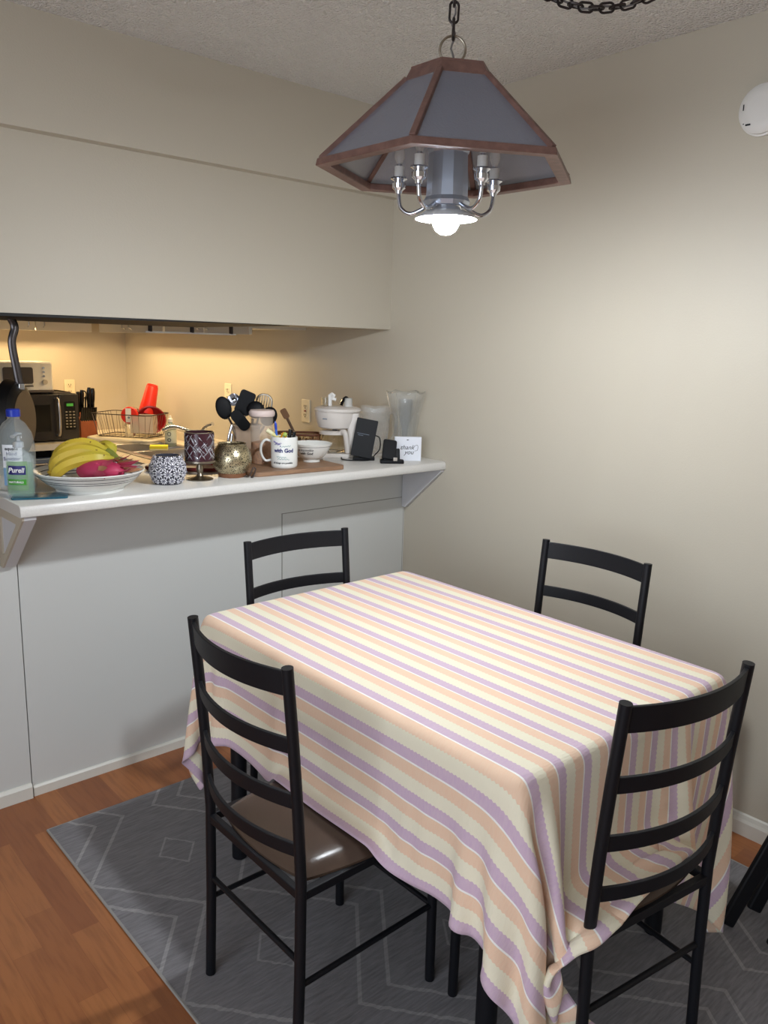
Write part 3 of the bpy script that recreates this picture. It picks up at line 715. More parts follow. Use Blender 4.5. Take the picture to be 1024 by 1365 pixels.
# dragon fruit
t = thing('dragon_fruit', 'magenta dragon fruit with curling scales lying in front of the bananas', 'fruit', (*bw(.060, -.070), ZB+.070), VA-.04)
obj('flesh_skin', sph(B(), (0, 0, 0), .042, (1.75, 1.0, .85), 28, 18), mat('dragon_pink', (0.70, 0.20, 0.34), 0.5, bump=(40, .25, .004), var=(25, .2)), t)
DL = mat('dragon_scale', (0.74, 0.28, 0.38), 0.5, var=(30, .25)); DG = mat('dragon_scale_tip', (0.70, 0.50, 0.36), 0.5)
random.seed(3)
def leaf(bm, p0, d0, n0, L, W):
    p0, d0, n0 = Vector(p0), Vector(d0).normalized(), Vector(n0).normalized(); sd = d0.cross(n0).normalized(); rows = []
    for k in range(6):
        s_ = k/5; c = p0+d0*L*s_+n0*(L*.35*s_*s_+.002); w_ = W*(1-s_**1.5)*(.7+.6*s_)
        rows.append([bm.verts.new(c-sd*w_), bm.verts.new(c+n0*.0022*(1-s_)), bm.verts.new(c+sd*w_), bm.verts.new(c-n0*.0022*(1-s_))])
    for p, q in zip(rows, rows[1:]):
        for i in range(4): bm.faces.new((p[i], p[(i+1) % 4], q[(i+1) % 4], q[i]))
for i in range(22):
    u_ = -.85+1.75*((i*0.618) % 1); ph = i*2.4
    px_ = .0735*u_; rr_ = math.sqrt(max(.02, 1-u_*u_))
    n_ = (u_*.4, math.cos(ph)*rr_, math.sin(ph)*rr_)
    p_ = (px_, .042*math.cos(ph)*rr_, .036*math.sin(ph)*rr_)
    if p_[2] < -.012: continue
    bm = B(); leaf(bm, p_, (1, n_[1]*.25, n_[2]*.2), n_, .036+.014*random.random(), .012)
    obj('scale', bm, DL if i % 3 else DG, t)
for a, zz_, L in ((.25, .012, .06), (-.15, .016, .055), (-.5, .0, .05), (.05, -.002, .075), (.5, .0, .045)):
    bm = B(); leaf(bm, (.066, a*.03, zz_), (1, a, .12), (0, a*.2, 1), L, .008); obj('scale', bm, DL, t)

# daisy jar
JC = (-1.197, -.118)
def jarR(z): return .044+.016*math.sin(PI*min(1, max(0, (z)/.092)))
t = on_bar('candle_jar', 'round glass candle jar covered with white daisies', 'candle holder', *JC)
obj('jar_body', lathe(B(), [(0, 0)]+[(jarR(z_)-.001, z_) for z_ in np.linspace(0, .095, 14)]+[(jarR(.095)-.005, .095)]+[(jarR(z_)-.005, z_) for z_ in np.linspace(.09, .006, 10)]+[(0, .006)], 40), mat('smoky_glass', (0.24, 0.24, 0.28), 0.1, spec=.6), t)
fl = B(); ce = B()
def flower(a, z_, r, ph):
    R = jarR(z_)
    def P(dx_, dz_, o_=.0012):
        aa = a+dx_/R; return ((jarR(z_+dz_)+o_)*math.cos(aa), (jarR(z_+dz_)+o_)*math.sin(aa), z_+dz_)
    for k in range(9):
        an = ph+k*2*PI/9; w_ = .24
        vs = [fl.verts.new(P(r*.2*math.cos(an), r*.2*math.sin(an))), fl.verts.new(P(r*.72*math.cos(an-w_), r*.72*math.sin(an-w_))), fl.verts.new(P(r*math.cos(an), r*math.sin(an))), fl.verts.new(P(r*.72*math.cos(an+w_), r*.72*math.sin(an+w_)))]
        fl.faces.new(vs)
    sph(ce, P(0, 0), r*.2, seg=8, rings=5)
k = 0
for row, z_ in enumerate((.014, .038, .063, .084)):
    n_ = 12
    for i in range(n_): flower(2*PI*(i+.5*(row % 2))/n_, z_, .0165 if row in (1, 2) else .0125, row+i)
f_ = obj('daisy_relief', fl, mat('enamel_white', (0.93, 0.92, 0.95), 0.35), t, fix=False)
md = f_.modifiers.new('solid', 'SOLIDIFY'); md.thickness = .0012
obj('daisy_centres', ce, mat('daisy_centre', (0.55, 0.55, 0.62), 0.4, .5), t)
obj('candle_wax', lathe(B(), [(0, .072), (.046, .072), (.046, .076), (0, .076)], 28), mat('pale_wax', (0.80, 0.84, 0.90), 0.5), t)

# leaf goblet
t = on_bar('candle_goblet', 'silver stemmed candle goblet with silver leaf pattern on a plum cup', 'candle holder', -1.072, -.107)
obj('foot', lathe(B(), [(0, 0), (.044, 0), (.046, .003), (.030, .009), (.012, .014), (.008, .022), (.011, .030), (.013, .040), (.009, .052), (.010, .058), (.0, .058)], 36), NICKEL, t)
obj('cup_tray', lathe(B(), [(0, .057), (.045, .057), (.053, .062), (.053, .068), (0, .066)], 36), NICKEL, t)
obj('cup', lathe(B(), [(0, .068), (.0495, .068), (.0495, .163), (.0465, .163), (.0465, .072), (0, .072)], 40), mat('plum_glass', (0.26, 0.14, 0.17), 0.2), t)
random.seed(11); bm = B()
for i in range(150):
    a = random.random()*2*PI; z_ = .078+random.random()*.075; an = random.choice((1, -1))*(.5+random.random()*.5)+PI/2; L = .015
    R = .0498; w_ = .0019
    def P(s_, q_):
        dx_ = L*s_*math.cos(an)-w_*q_*math.sin(an); dz_ = L*s_*math.sin(an)+w_*q_*math.cos(an)
        aa = a+dx_/R; zz_ = min(.163, max(.069, z_+dz_)); return (R*math.cos(aa), R*math.sin(aa), zz_)
    vs = [bm.verts.new(P(*q_)) for q_ in ((-1, 0), (0, 1), (1, 0), (0, -1))]; bm.faces.new(vs)
l_ = obj('leaf_pattern', bm, mat('silver_leaf', (0.80, 0.80, 0.83), 0.3, .8), t, fix=False)
md = l_.modifiers.new('solid', 'SOLIDIFY'); md.thickness = .0012; md.offset = 0
obj('rim_ring', tube(B(), [(.0495*math.cos(a), .0495*math.sin(a), .164) for a in np.linspace(0, 2*PI, 36, endpoint=False)], .0018, 6, closed=True), NICKEL, t)

# pierced metal globe
GL, nt, b, tc, sp, X = newmat('pierced_brass', 0.3)
v = nt.nodes.new('ShaderNodeTexVoronoi'); v.feature = 'DISTANCE_TO_EDGE'; v.inputs['Scale'].default_value = 150; nt.links.new(tc.outputs['Object'], v.inputs['Vector'])
e_ = X.m('GREATER_THAN', v.outputs['Distance'], 0.20)
nt.links.new(X.mix(e_, lin((0.80, 0.75, 0.62))+(1,), lin((0.27, 0.24, 0.19))+(1,)), b.inputs['Base Color'])
nt.links.new(X.m('SUBTRACT', 1.0, X.m('MULTIPLY', e_, .7)), b.inputs['Metallic'])
bump(nt, b, X.m('MULTIPLY', e_, -1.0), 0.5, .001)
t = on_bar('pierced_lantern', 'round pierced metal lantern on a wooden ring base', 'lantern', -.945, -.107)
gp = [(.045, .012), (.058, .025), (.068, .045), (.070, .062), (.066, .085), (.055, .105), (.048, .114), (.050, .119), (.046, .119), (.043, .113), (.052, .103), (.062, .084), (.066, .062), (.064, .046), (.054, .028), (.041, .016), (.045, .012)]
obj('globe', lathe(B(), gp, 48), GL, t)
obj('wooden_base', lathe(B(), [(0, 0), (.046, 0), (.048, .004), (.048, .014), (.044, .018), (0, .018)], 40), mat('lantern_wood', (0.50, 0.33, 0.22), 0.45), t)
obj('bulb_inside', sph(B(), (0, 0, .055), .025), mat('pale_wax', (0.80, 0.84, 0.90)), t)
bm = B(); tube(bm, spline([(.046, -.02, .004), (.066, -.028, .008), (.078, -.022, .034), (.086, -.016, .030), (.080, -.030, .006), (.072, -.02, .003), (.085, .03, .003)], 6), .0025, 8)
obj('power_cord', bm, mat('brown_cord', (0.25, 0.2, 0.18), 0.5), t)

# cutting board
o = obj('cutting_board', prism(B(), rrect(.40, .27, .03), .016), BOARD, bev=.003)
o.location = (-.688, -.052, ZB); o.rotation_euler = (0, 0, -.06)
tag(o, 'rounded brown wooden cutting board under the mug and text bowl', 'cutting board')
ZC = ZB+.0165
# mug
MC = (-.724, -.110)
t = on_bar('coffee_mug', 'white mug printed with blue lettering, holding pens and clips', 'mug', *MC, z=ZC)
obj('mug_body', lathe(B(), [(0, 0), (.044, 0), (.048, .004), (.049, .010), (.049, .112), (.0475, .1145), (.045, .112), (.045, .010), (0, .008)], 48), CERAM, t)
obj('handle', tube(B(), spline([(-.047, .0, .094), (-.068, -.004, .100), (-.084, -.006, .082), (-.085, -.006, .050), (-.070, -.004, .024), (-.047, 0, .026)], 7), .0065, 10, flat=.75), CERAM, t)
text('with God', .0195, NAVY, t, (0, 0), FRONT+.08, .066, R=.049, bold=.0008)
text('all things are possible', .0088, INK, t, (0, 0), FRONT+.02, .021, R=.049, bold=.0002)
bm = B(); random.seed(5)
def scrib(bm, a0, z0, L, dz, w_=.0008, seed=0):
    rnd = random.Random(seed); pts = []
    for k in range(14):
        s_ = k/13; a = a0+L*s_/.049; pts.append(((.0495)*math.cos(a), (.0495)*math.sin(a), z0+dz*s_+.0022*math.sin(k*2.1+seed)))
    tube(bm, pts, w_, 5)
scrib(bm, FRONT-.45, .044, .035, -.003, seed=2); scrib(bm, FRONT-.40, .036, .044, -.002, seed=4); scrib(bm, FRONT-.2, .080, .040, .004, seed=6)
obj('painted_lines', bm, TEALINK, t)
bm = B(); scrib(bm, FRONT-.75, .100, .030, -.012, seed=7); scrib(bm, FRONT-.65, .088, .028, .006, seed=9)
for k in range(7): sph(bm, (.0495*math.cos(FRONT-.7+.09*k), .0495*math.sin(FRONT-.7+.09*k), .098-.002*k+.004*math.sin(3*k)), .0022, seg=8, rings=6)
obj('painted_flowers', bm, mat('mauve_blue', (0.45, 0.42, 0.66), 0.5), t)
def mg(x, y): return (MC[0]+x*cy+y*sy, MC[1]-x*sy+y*cy)
def in_mug(name, label, cat, x, y): return thing(name, label, cat, (*mg(x, y), ZC+.02), VA)
t = in_mug('ballpoint_pen', 'blue ballpoint pen standing in the lettered mug', 'pen', -.02, .01)
obj('barrel', tube(B(), [(0, 0, -.008), (-.012, 0, .118)], .0045, 8), mat('pen_blue', (0.25, 0.45, 0.85), 0.3), t)
obj('pen_tip', tube(B(), [(-.012, 0, .118), (-.0135, 0, .136), (-.015, 0, .148)], .004, 8, radii=[.0045, .0055, .002]), mat('pen_dblue', (0.15, 0.28, 0.72), 0.3), t)
for i, (x_, y_, c_, nm, lb, h) in enumerate(((-.005, -.02, (0.85, 0.60, 0.15), 'hair_clip', 'orange and green clip poking from the lettered mug', .108), (.018, -.012, (0.08, 0.08, 0.09), 'marker_pen', 'black marker pen in the middle of the lettered mug', .122), (.030, .0, (0.12, 0.12, 0.13), 'marker_pen', 'short black pen nearest the right rim of the lettered mug', .112), (.012, .022, (0.16, 0.22, 0.22), 'marker_pen', 'dark green pen at the back of the lettered mug', .118))):
    t = in_mug(nm, lb, 'pen' if nm == 'marker_pen' else 'clip', x_, y_)
    m_ = mat('pen_mat_%d' % i, c_, .35)
    if nm == 'hair_clip':
        bm = B(); tube(bm, spline([(0, 0, 0), (-.005, 0, .08), (.004, 0, h), (.014, 0, .092)], 5), .007, 8, flat=.6); obj('clip_body', bm, m_, t)
        obj('clip_trim', sph(B(), (.01, -.003, .103), .009, (1, .6, 1)), mat('lime', (0.66, 0.74, 0.36), .4), t)
    else:
        obj('barrel', tube(B(), [(0, 0, -.01), (.004, 0, h-.02)], .005, 8), m_, t)
        obj('pen_cap', tube(B(), [(.004, 0, h-.03), (.007, 0, h)], .0065, 10), BLACKG, t)

t = in_mug('highlighter', 'pale yellow marker leaning far left out of the lettered mug', 'pen', 0, 0)
obj('barrel', tube(B(), [(.02, .012, .060), (-.062, .012, .112)], .0075, 10), mat('marker_yellow', (0.90, 0.86, 0.58), .4), t)
obj('pen_cap', tube(B(), [(-.045, .012, .1012), (-.066, .012, .1145)], .0088, 10), mat('marker_cap', (0.93, 0.91, 0.74), .4), t)
# text bowl
t = on_bar('small_bowl', 'small white bowl with cursive black lettering on the cutting board', 'bowl', -.549, -.042, z=ZC)
bR = lambda z_: .0335+.0475*((max(0, z_-.010)/.062)**.62)
obj('bowl_body', lathe(B(), [(0, .008), (.030, .008)]+[(bR(z_), z_) for z_ in np.linspace(.010, .072, 14)]+[(bR(.072)-.003, .0735)]+[(bR(z_)-.004, z_) for z_ in np.linspace(.070, .016, 10)]+[(0, .014)], 56), CERAM, t)
obj('foot_ring', lathe(B(), [(.027, 0), (.034, 0), (.034, .012), (.027, .010)], 40), CERAM, t)
obj('rim_line', band(B(), bR(.0625)-.0001, 0, 2*PI-.001, .0618, .0630, 60), INK, t)
text('is impossible', .0125, INK, t, (0, 0), FRONT-.25, .051, R=bR, shear=.35)
text('with God', .0135, INK, t, (0, 0), FRONT-.25, .037, R=bR, shear=.35, bold=.0003)

# pink lidded canister
t = on_bar('food_canister', 'clear food canister with pale pink lid left of the mug', 'canister', -.727, .035)
obj('canister_wall', lathe(B(), [(0, 0), (.040, 0), (.043, .004), (.043, .196), (.041, .196), (.041, .006), (0, .004)], 36), mat('canister_plastic', (0.93, 0.88, 0.82), 0.08, alpha=0.18), t)
obj('food_inside', lathe(B(), [(0, .006), (.0405, .006), (.0405, .093), (.02, .098), (0, .094)], 32), mat('cereal', (0.75, 0.48, 0.22), 0.8, bump=(120, 1.0, .008), var=(110, .35)), t)
obj('lid', lathe(B(), [(0, .194), (.047, .194), (.049, .199), (.049, .210), (.044, .217), (0, .219)], 36), mat('pink_lid', (0.90, 0.82, 0.79), 0.4), t)

# utensil crock + utensils
UC = (-.695, .195)
t = on_bar('utensil_crock', 'tall pinkish beige crock holding black cooking utensils', 'crock', *UC)
obj('crock_wall', lathe(B(), [(0, 0), (.048, 0), (.050, .006), (.054, .135), (.057, .138), (.057, .145), (.052, .145), (.046, .010), (0, .008)], 40), mat('beige_crock', (0.88, 0.78, 0.68), 0.4), t)
obj('crock_rim', lathe(B(), [(.054, .140), (.0585, .142), (.0585, .147), (.052, .147)], 40), mat('beige_crock_rim', (0.92, 0.84, 0.75), 0.35), t)
def ut(name, label, head, tip, m_=BPLAS, hm=None, cat='utensil', base=(0, 0, .045)):
    """head in crock frame: x right, y away, z above bar"""
    t_ = thing(name, label, cat, (UC[0], UC[1], ZB-.028), VA)
    hb = Vector(base); h_ = Vector(head)
    obj('handle', tube(B(), [hb, hb.lerp(h_, .5), h_], .0045, 8), hm or STEEL, t_)
    d_ = (h_-hb).normalized()
    q = d_.to_track_quat('Z', 'Y').to_matrix().to_4x4(); Mx = Matrix.Translation(h_) @ q
    return t_, Mx
t, Mx = ut('serving_spoon', 'black serving spoon leaning farthest left in the beige crock', (-.075, -.01, .205), 0, base=(.02, 0, .045))
bm = sph(B(), (0, 0, .0), 1, (.031, .008, .046)); bmesh.ops.transform(bm, matrix=Matrix.Translation((-.089, -.012, .238)) @ Matrix.Rotation(-.25, 4, 'Y') @ Matrix.Rotation(.2, 4, 'Z'), verts=bm.verts); obj('spoon_bowl', bm, BPLAS, t)
t, Mx = ut('steel_ladle', 'small steel ladle beside the leftmost black spoon', (-.045, .015, .235), 0, base=(.015, .01, .045))
obj('ladle_bowl', lathe(B(), [(0, -.022), (.016, -.018), (.024, -.004), (.026, .006), (.024, .006), (.02, -.004), (.012, -.014), (0, -.018)], 24, mtx=Matrix.Translation((-.052, .012, .268)) @ Matrix.Rotation(1.2, 4, 'X')), CHROME, t)
t, Mx = ut('spatula', 'black slanted spatula standing highest in the beige crock', (-.005, -.02, .215), 0, m_=BPLAS)
bm = prism(B(), rrect(.062, .095, .012), .005, Matrix.Translation((-.001, -.024, .262)) @ Matrix.Rotation(.38, 4, 'Y') @ Matrix.Rotation(PI/2, 4, 'X')); obj('blade', bm, BPLAS, t, bev=.001)
t, Mx = ut('black_ladle', 'round black ladle in the middle right of the beige crock', (.03, -.03, .20), 0)
obj('ladle_bowl', sph(B(), (.042, -.036, .236), .036, (1, .55, .95)), BPLAS, t)
t, Mx = ut('slotted_spoon', 'steel slotted turner rising behind the round black ladle', (.045, .03, .21), 0)
bm = B()
pts = [(a, b_, 0) for a, b_ in rrect(.062, .085, .028)]
tube(bm, pts, .004, 6, closed=True)
for k in range(5): tube(bm, [(-.02+.01*k, -.038, 0), (-.02+.01*k, .038, 0)], .0022, 6)
bmesh.ops.transform(bm, matrix=Matrix.Translation((.064, .03, .250)) @ Matrix.Rotation(.15, 4, 'Y') @ Matrix.Rotation(PI/2, 4, 'X'), verts=bm.verts)
obj('slotted_head', bm, NICKEL, t)
t, Mx = ut('pasta_server', 'black pasta spoon at the right side of the beige crock', (.070, .0, .17), 0, base=(-.01, 0, .045))
obj('spoon_head', sph(B(), (.088, .0, .208), 1, (.033, .014, .040), rot=(0, .5, 0)), BPLAS, t)
t, Mx = ut('tongs', 'steel tongs hanging over the left rim of the beige crock', (-.05, -.045, .17), 0, base=(-.01, -.02, .045))
bm = B(); tube(bm, spline([(-.05, -.045, .175), (-.062, -.05, .13), (-.068, -.052, .09), (-.060, -.054, .075), (-.054, -.05, .10), (-.05, -.046, .14)], 5), .0035, 8, flat=1.6); obj('loop', bm, CHROME, t)
t, Mx = ut('serving_fork', 'dark flat server leaning low across the front of the beige crock', (.0, -.05, .165), 0, base=(.02, -.01, .045))
obj('server_head', prism(B(), rrect(.045, .09, .02), .005, Matrix.Translation((-.015, -.054, .195)) @ Matrix.Rotation(-.7, 4, 'Y') @ Matrix.Rotation(PI/2, 4, 'X')), BPLAS, t)

# trays behind the candle holders
t = on_bar('serving_tray', 'dark red edged tray lying behind the candle goblet', 'tray', -1.00, .13, rz=VA)
obj('tray_base', prism(B(), rrect(.26, .16, .03), .004), mat('tray_inner', (0.72, 0.62, 0.50), 0.4), t)
obj('tray_edge', tube(B(), [(a, b_, .010) for a, b_ in rrect(.26, .16, .03)], .007, 8, closed=True), mat('tray_red', (0.42, 0.13, 0.12), 0.35), t)
t = on_bar('butter_dish', 'low beige lidded box behind the pierced lantern', 'box', -.81, .235, rz=VA)
obj('box_base', prism(B(), rrect(.115, .09, .012), .055), mat('beige_plastic', (0.86, 0.75, 0.62), 0.4), t, bev=.002)
obj('lid', prism(B(), rrect(.121, .096, .012), .014, Matrix.Translation((0, 0, .055))), mat('beige_lid', (0.90, 0.81, 0.68), 0.4), t, bev=.003)
# woven basket with shiny wrap
t = on_bar('wire_basket', 'brown rimmed basket of packets behind the lettered bowl', 'basket', -.41, .245, rz=VA)
bm = B(); tube(bm, [(a, b_, .09) for a, b_ in rrect(.19, .11, .03)], .005, 8, closed=True); obj('rim', bm, mat('basket_brown', (0.42, 0.24, 0.15), 0.5), t)
bm = B()
R0 = rrect(.165, .09, .025, 5); R1 = rrect(.19, .11, .03, 5)
for k in range(len(R0)):
    tube(bm, [(R0[k][0], R0[k][1], .004), (R1[k][0], R1[k][1], .09)], .0025, 5)
for z_ in (.004, .03, .06): tube(bm, [(a*(.87+z_*1.4), b_*(.83+z_*1.7), z_) for a, b_ in R1], .0025, 5, closed=True)
tag(obj('basket_weave', bm, mat('basket_tan', (0.55, 0.38, 0.25), 0.55), t), kind='stuff')
bm = B(); random.seed(9)
for k in range(16): box(bm, (-.065+.0088*k, -.02+.02*(k % 3), .045), (.004, .05, .055+.006*(k % 4)), (0, random.uniform(-.25, .25), random.uniform(-.3, .3)))
tag(obj('packets', bm, mat('amber_foil', (0.70, 0.58, 0.42), 0.3, .4, var=(60, .4)), t, smooth=False), kind='stuff')
# coffee maker
t = on_bar('coffee_maker', 'white drip coffee maker with a glass carafe', 'coffee maker', -.285, .130, rz=VA)
CM = mat('coffee_white', (0.90, 0.87, 0.84), 0.32)
obj('base_plate', prism(B(), rrect(.155, .165, .03), .018, Matrix.Translation((-.005, 0, 0))), CM, t, bev=.004)
obj('back_column', prism(B(), rrect(.050, .12, .015), .172, Matrix.Translation((.068, .01, .015))), CM, t, bev=.004)
bm = lathe(B(), [(0, .118), (.060, .118), (.074, .124), (.083, .150), (.088, .185), (.088, .190), (0, .190)], 40, mtx=Matrix.Translation((-.006, 0, 0)) @ Matrix.Diagonal((1.05, .95, 1, 1)))
obj('brew_basket', bm, CM, t)
obj('lid', lathe(B(), [(0, .190), (.094, .190), (.097, .195), (.096, .203), (.080, .209), (0, .211)], 40, mtx=Matrix.Translation((.0, 0, 0)) @ Matrix.Diagonal((1.03, .95, 1, 1))), CM, t)
obj('carafe', lathe(B(), [(0, .02), (.048, .02), (.058, .035), (.058, .065), (.046, .092), (.044, .098), (.042, .098), (.044, .090), (.055, .065), (.055, .036), (0, .024)], 36, mtx=Matrix.Translation((-.015, -.012, 0))), GLASS, t)
cr = obj('carafe_collar', lathe(B(), [(.040, .094), (.050, .094), (.051, .106), (.040, .110), (0, .110), (0, .106), (.040, .106)], 32, mtx=Matrix.Translation((-.018, -.014, 0)) @ Matrix.Diagonal((1.15, 1, 1, 1))), CM, t)
obj('carafe_handle', tube(B(), spline([(.02, -.045, .104), (.034, -.062, .106), (.040, -.066, .085), (.046, -.066, .04), (.048, -.062, .022)], 6), .010, 10, flat=1.3), CM, t)
obj('drip_nozzle', bx(B(), -.02, .0, -.03, -.01, .108, .119), INK, t)
bm = B()
for k in range(5): sph(bm, (-.006+.0875*math.cos(FRONT-.62+.05*k), .0835*math.sin(FRONT-.62+.05*k), .162+.0008*(k % 2)), .0022, seg=8, rings=6)
obj('printed_mark', bm, GREYINK, t)
CMC = (-.285, .130)
def onc(x, y): return (CMC[0]+x*cy+y*sy, CMC[1]-x*sy+y*cy)
ZT = ZB+.2115
for (x_, y_, lb, kind) in ((-.055, .01, 'small clear shot glass on the left of the coffee maker lid', 0), (.045, -.005, 'small white medicine cup tipped on the coffee maker lid', 1)):
    t = thing('small_cup', lb, 'cup', (*onc(x_, y_), ZT), VA)
    if kind == 0:
        obj('cup_wall', lathe(B(), [(0, 0), (.014, 0), (.018, .036), (.016, .036), (.012, .004), (0, .004)], 20), GLASS, t)
        obj('cup_base', lathe(B(), [(0, .0), (.0145, 0), (.0145, .003), (0, .003)], 20), GLASS, t)
    else:
        obj('cup_wall', lathe(B(), [(0, 0), (.018, 0), (.016, .034), (.013, .036), (0, .036)], 20), mat('pale_clear', (0.86, 0.86, 0.84), .2, alpha=.6), t)
        obj('cup_rim', lathe(B(), [(.018, 0), (.020, 0), (.020, .003), (.018, .003)], 20), WPLAS, t)
t = thing('plastic_bracket', 'white bent plastic clip standing on the coffee maker lid', 'clip', (*onc(-.025, .0), ZT), VA)
bm = B(); tube(bm, [(-.008, 0, 0), (-.009, 0, .045), (.0, 0, .050), (.008, 0, .046), (.004, 0, .030), (.018, 0, .028)], .006, 8, flat=1.4); obj('clip_body', bm, WPLAS, t)
t = thing('measuring_scoop', 'black curved scoop handle on the coffee maker lid', 'scoop', (*onc(.026, .0), ZT), VA)
bm = B(); tube(bm, spline([(-.012, 0, .004), (-.004, 0, .024), (.008, 0, .036), (.016, 0, .030)], 5), .007, 8); obj('scoop_body', bm, BLACKG, t)
# wooden spatula leaning
t = thing('wooden_spatula', 'brown wooden spatula leaning left of the coffee maker', 'spatula', (-.375, .27, ZB), VA)
obj('blade', prism(B(), rrect(.028, .045, .008), .004, Matrix.Translation((-.070, 0, .170)) @ Matrix.Rotation(-.50, 4, 'Y') @ Matrix.Rotation(PI/2, 4, 'X')), mat('aged_wood', (0.56, 0.42, 0.30), .6), t)
obj('handle', tube(B(), [(.0, -.002, .03), (-.060, -.002, .150)], .006, 8), mat('dark_handle', (0.38, 0.28, 0.2), .5), t)

# phone box (black) and charging stand
t = on_bar('black_gadget_box', 'tall flat black gadget box leaning beside the coffee maker', 'box', -.268, -.028, rz=VA+.05)
Mx = Matrix.Rotation(math.radians(10), 4, 'Y') @ Matrix.Rotation(math.radians(-8), 4, 'X')
bm = prism(B(), rrect(.088, .158, .004), .022, Matrix.Translation((.0, 0, .090)) @ Mx @ Matrix.Rotation(PI/2, 4, 'X')); obj('box_body', bm, BPLAS, t, bev=.001)
bm = B()
for k, (L, y_) in enumerate(((.05, .016), (.022, .009))): box(bm, (-.008 if k == 0 else -.018, y_, .0222), (L, .0014, .0006))
bmesh.ops.transform(bm, matrix=Matrix.Translation((.0, 0, .090)) @ Mx @ Matrix.Rotation(PI/2, 4, 'X'), verts=bm.verts); obj('printed_lines', bm, GREYINK, t)
obj('ledge', bx(B(), -.045, .045, -.022, .02, 0, .014), BPLAS, t, bev=.003)
t = on_bar('charging_stand', 'low black tilted charging stand in front of the white card', 'charger', -.225, -.150, rz=VA+.1)
Mx = Matrix.Rotation(math.radians(-32), 4, 'X')
obj('cradle', prism(B(), rrect(.056, .085, .008), .012, Matrix.Translation((-.008, .006, .050)) @ Matrix.Rotation(math.radians(8), 4, 'Y') @ Matrix.Rotation(math.radians(62), 4, 'X')), BPLAS, t, bev=.003)
bm = B(); prism(bm, [(-.046, -.035), (.050, -.035), (.052, .0), (.020, .040), (-.030, .040), (-.046, 0)], .014); obj('foot_plate', bm, BPLAS, t, bev=.004)
obj('wedge', prism(B(), [(0, 0), (.07, 0), (.02, .048)], .07, Matrix(((0, 0, 1, -.035), (1, 0, 0, -.02), (0, 1, 0, .012), (0, 0, 0, 1)))), BPLAS, t, bev=.004)
obj('metal_badge', bx(B(), .006, .022, -.039, -.035, .012, .026), mat('badge_silver', (0.75, 0.73, 0.70), .3, .6), t, bev=.001)
bm = B(); cpt = [(.03, .04, .10), (.048, .06, .085), (.05, .04, .045), (.03, .02, .02), (.01, -.02, .004), (-.05, -.045, .004), (-.10, -.03, .004), (-.11, .03, .004)]
tube(bm, spline([Vector((-.262+x_*cy+y_*sy, -.045-x_*sy+y_*cy, ZB+z_)) for x_, y_, z_ in cpt], 7), .0025, 8)
tag(obj('charging_cable', bm, BPLAS), 'thin black cable looping between the gadget box and charging stand', 'cable')
# thank you card box
t = on_bar('thank_you_card', 'white standing card reading thank you near the wall', 'card', -.128, -.145, rz=-.62)
obj('card_body', bx(B(), -.056, .056, -.006, .012, 0, .100), mat('card_white', (0.93, 0.94, 0.97), .5), t, bev=.0015)
text('thank', .026, INK, t, (-.004, -.0062), FRONT, .056, shear=.35)
text('you', .026, INK, t, (.004, -.0062), FRONT, .036, shear=.35)
bm = B(); sph(bm, (-.002, -.007, .088), .003, (1.6, .3, .6)); tube(bm, spline([(.025, -.0066, .062), (.040, -.0066, .066), (.040, -.0066, .046), (.028, -.0066, .042)], 5), .0007, 5); obj('flourish', bm, INK, t)

# crystal pitcher
PC = (-.092, .110)
CR = mat('cut_crystal', (0.97, 0.98, 0.98), .06, trans=.5, ior=1.45, alpha=.28)
t = on_bar('crystal_pitcher', 'cut glass pitcher with a textured handle behind the gadget box', 'pitcher', *PC)
bm = B(); seg = 48; rings = []
def pit(zs, rs, sc):
    out = []
    for z_, r_1 in zip(zs, rs):
        out.append([bm.verts.new(((r_1+(0.0045*sc*(1 if k % 2 else -1)*(1 if int(z_*60) % 2 else -1) if .02 < z_ < .17 else 0))*math.cos(2*PI*k/seg), (r_1)*math.sin(2*PI*k/seg), z_+(.008*abs(math.sin(k*PI/12)) if z_ > .19 else 0))) for k in range(seg)])
    return out
zs = list(np.linspace(0, .20, 14)); rs = [.042+.020*math.sin(z_/.20*PI*.62) + (.008 if z_ > .18 else 0) for z_ in zs]
o_ = pit(zs, rs, 1); i_ = pit(zs[1:], [r_1-.004 for r_1 in rs[1:]], 0)[::-1]
allr = o_+i_
for a, c in zip(allr, allr[1:]):
    for k in range(seg): bm.faces.new((a[k], a[(k+1) % seg], c[(k+1) % seg], c[k]))
bm.faces.new(o_[0][::-1]); bm.faces.new(i_[-1])
obj('pitcher_body', bm, CR, t, smooth=False)
bm = B(); c = spline([(.058, -.01, .178), (.078, -.016, .182), (.094, -.02, .160), (.092, -.02, .11), (.078, -.016, .07), (.056, -.008, .05)], 6)
tube(bm, c, .006, 8, radii=[.0055+.0018*(k % 2) for k in range(len(c))]); obj('handle', bm, CR, t)
# tall vase
VG = mat('vase_glass', (0.93, 0.95, 0.95), .05, trans=.5, ior=1.3, alpha=.13)
t = on_bar('glass_vase', 'tall flared clear glass vase in the corner against the right wall', 'vase', -.086, -.078, rz=VA)
bm = B()
def hexring(r, z_, wob=0): return [bm.verts.new((r*math.cos(2*PI*k/36)*(1+wob*math.cos(6*2*PI*k/36)), r*math.sin(2*PI*k/36)*(1+wob*math.cos(6*2*PI*k/36)), z_+wob*.1*math.cos(6*2*PI*k/36))) for k in range(36)]
rg = [hexring(r, z_, w_) for r, z_, w_ in ((.040, 0, 0), (.044, .01, .01), (.050, .12, .03), (.060, .20, .05), (.079, .278, .05), (.075, .278, .05), (.055, .20, .05), (.045, .12, .03), (.038, .018, .01))]
for a, c in zip(rg, rg[1:]):
    for k in range(36): bm.faces.new((a[k], a[(k+1) % 36], c[(k+1) % 36], c[k]))
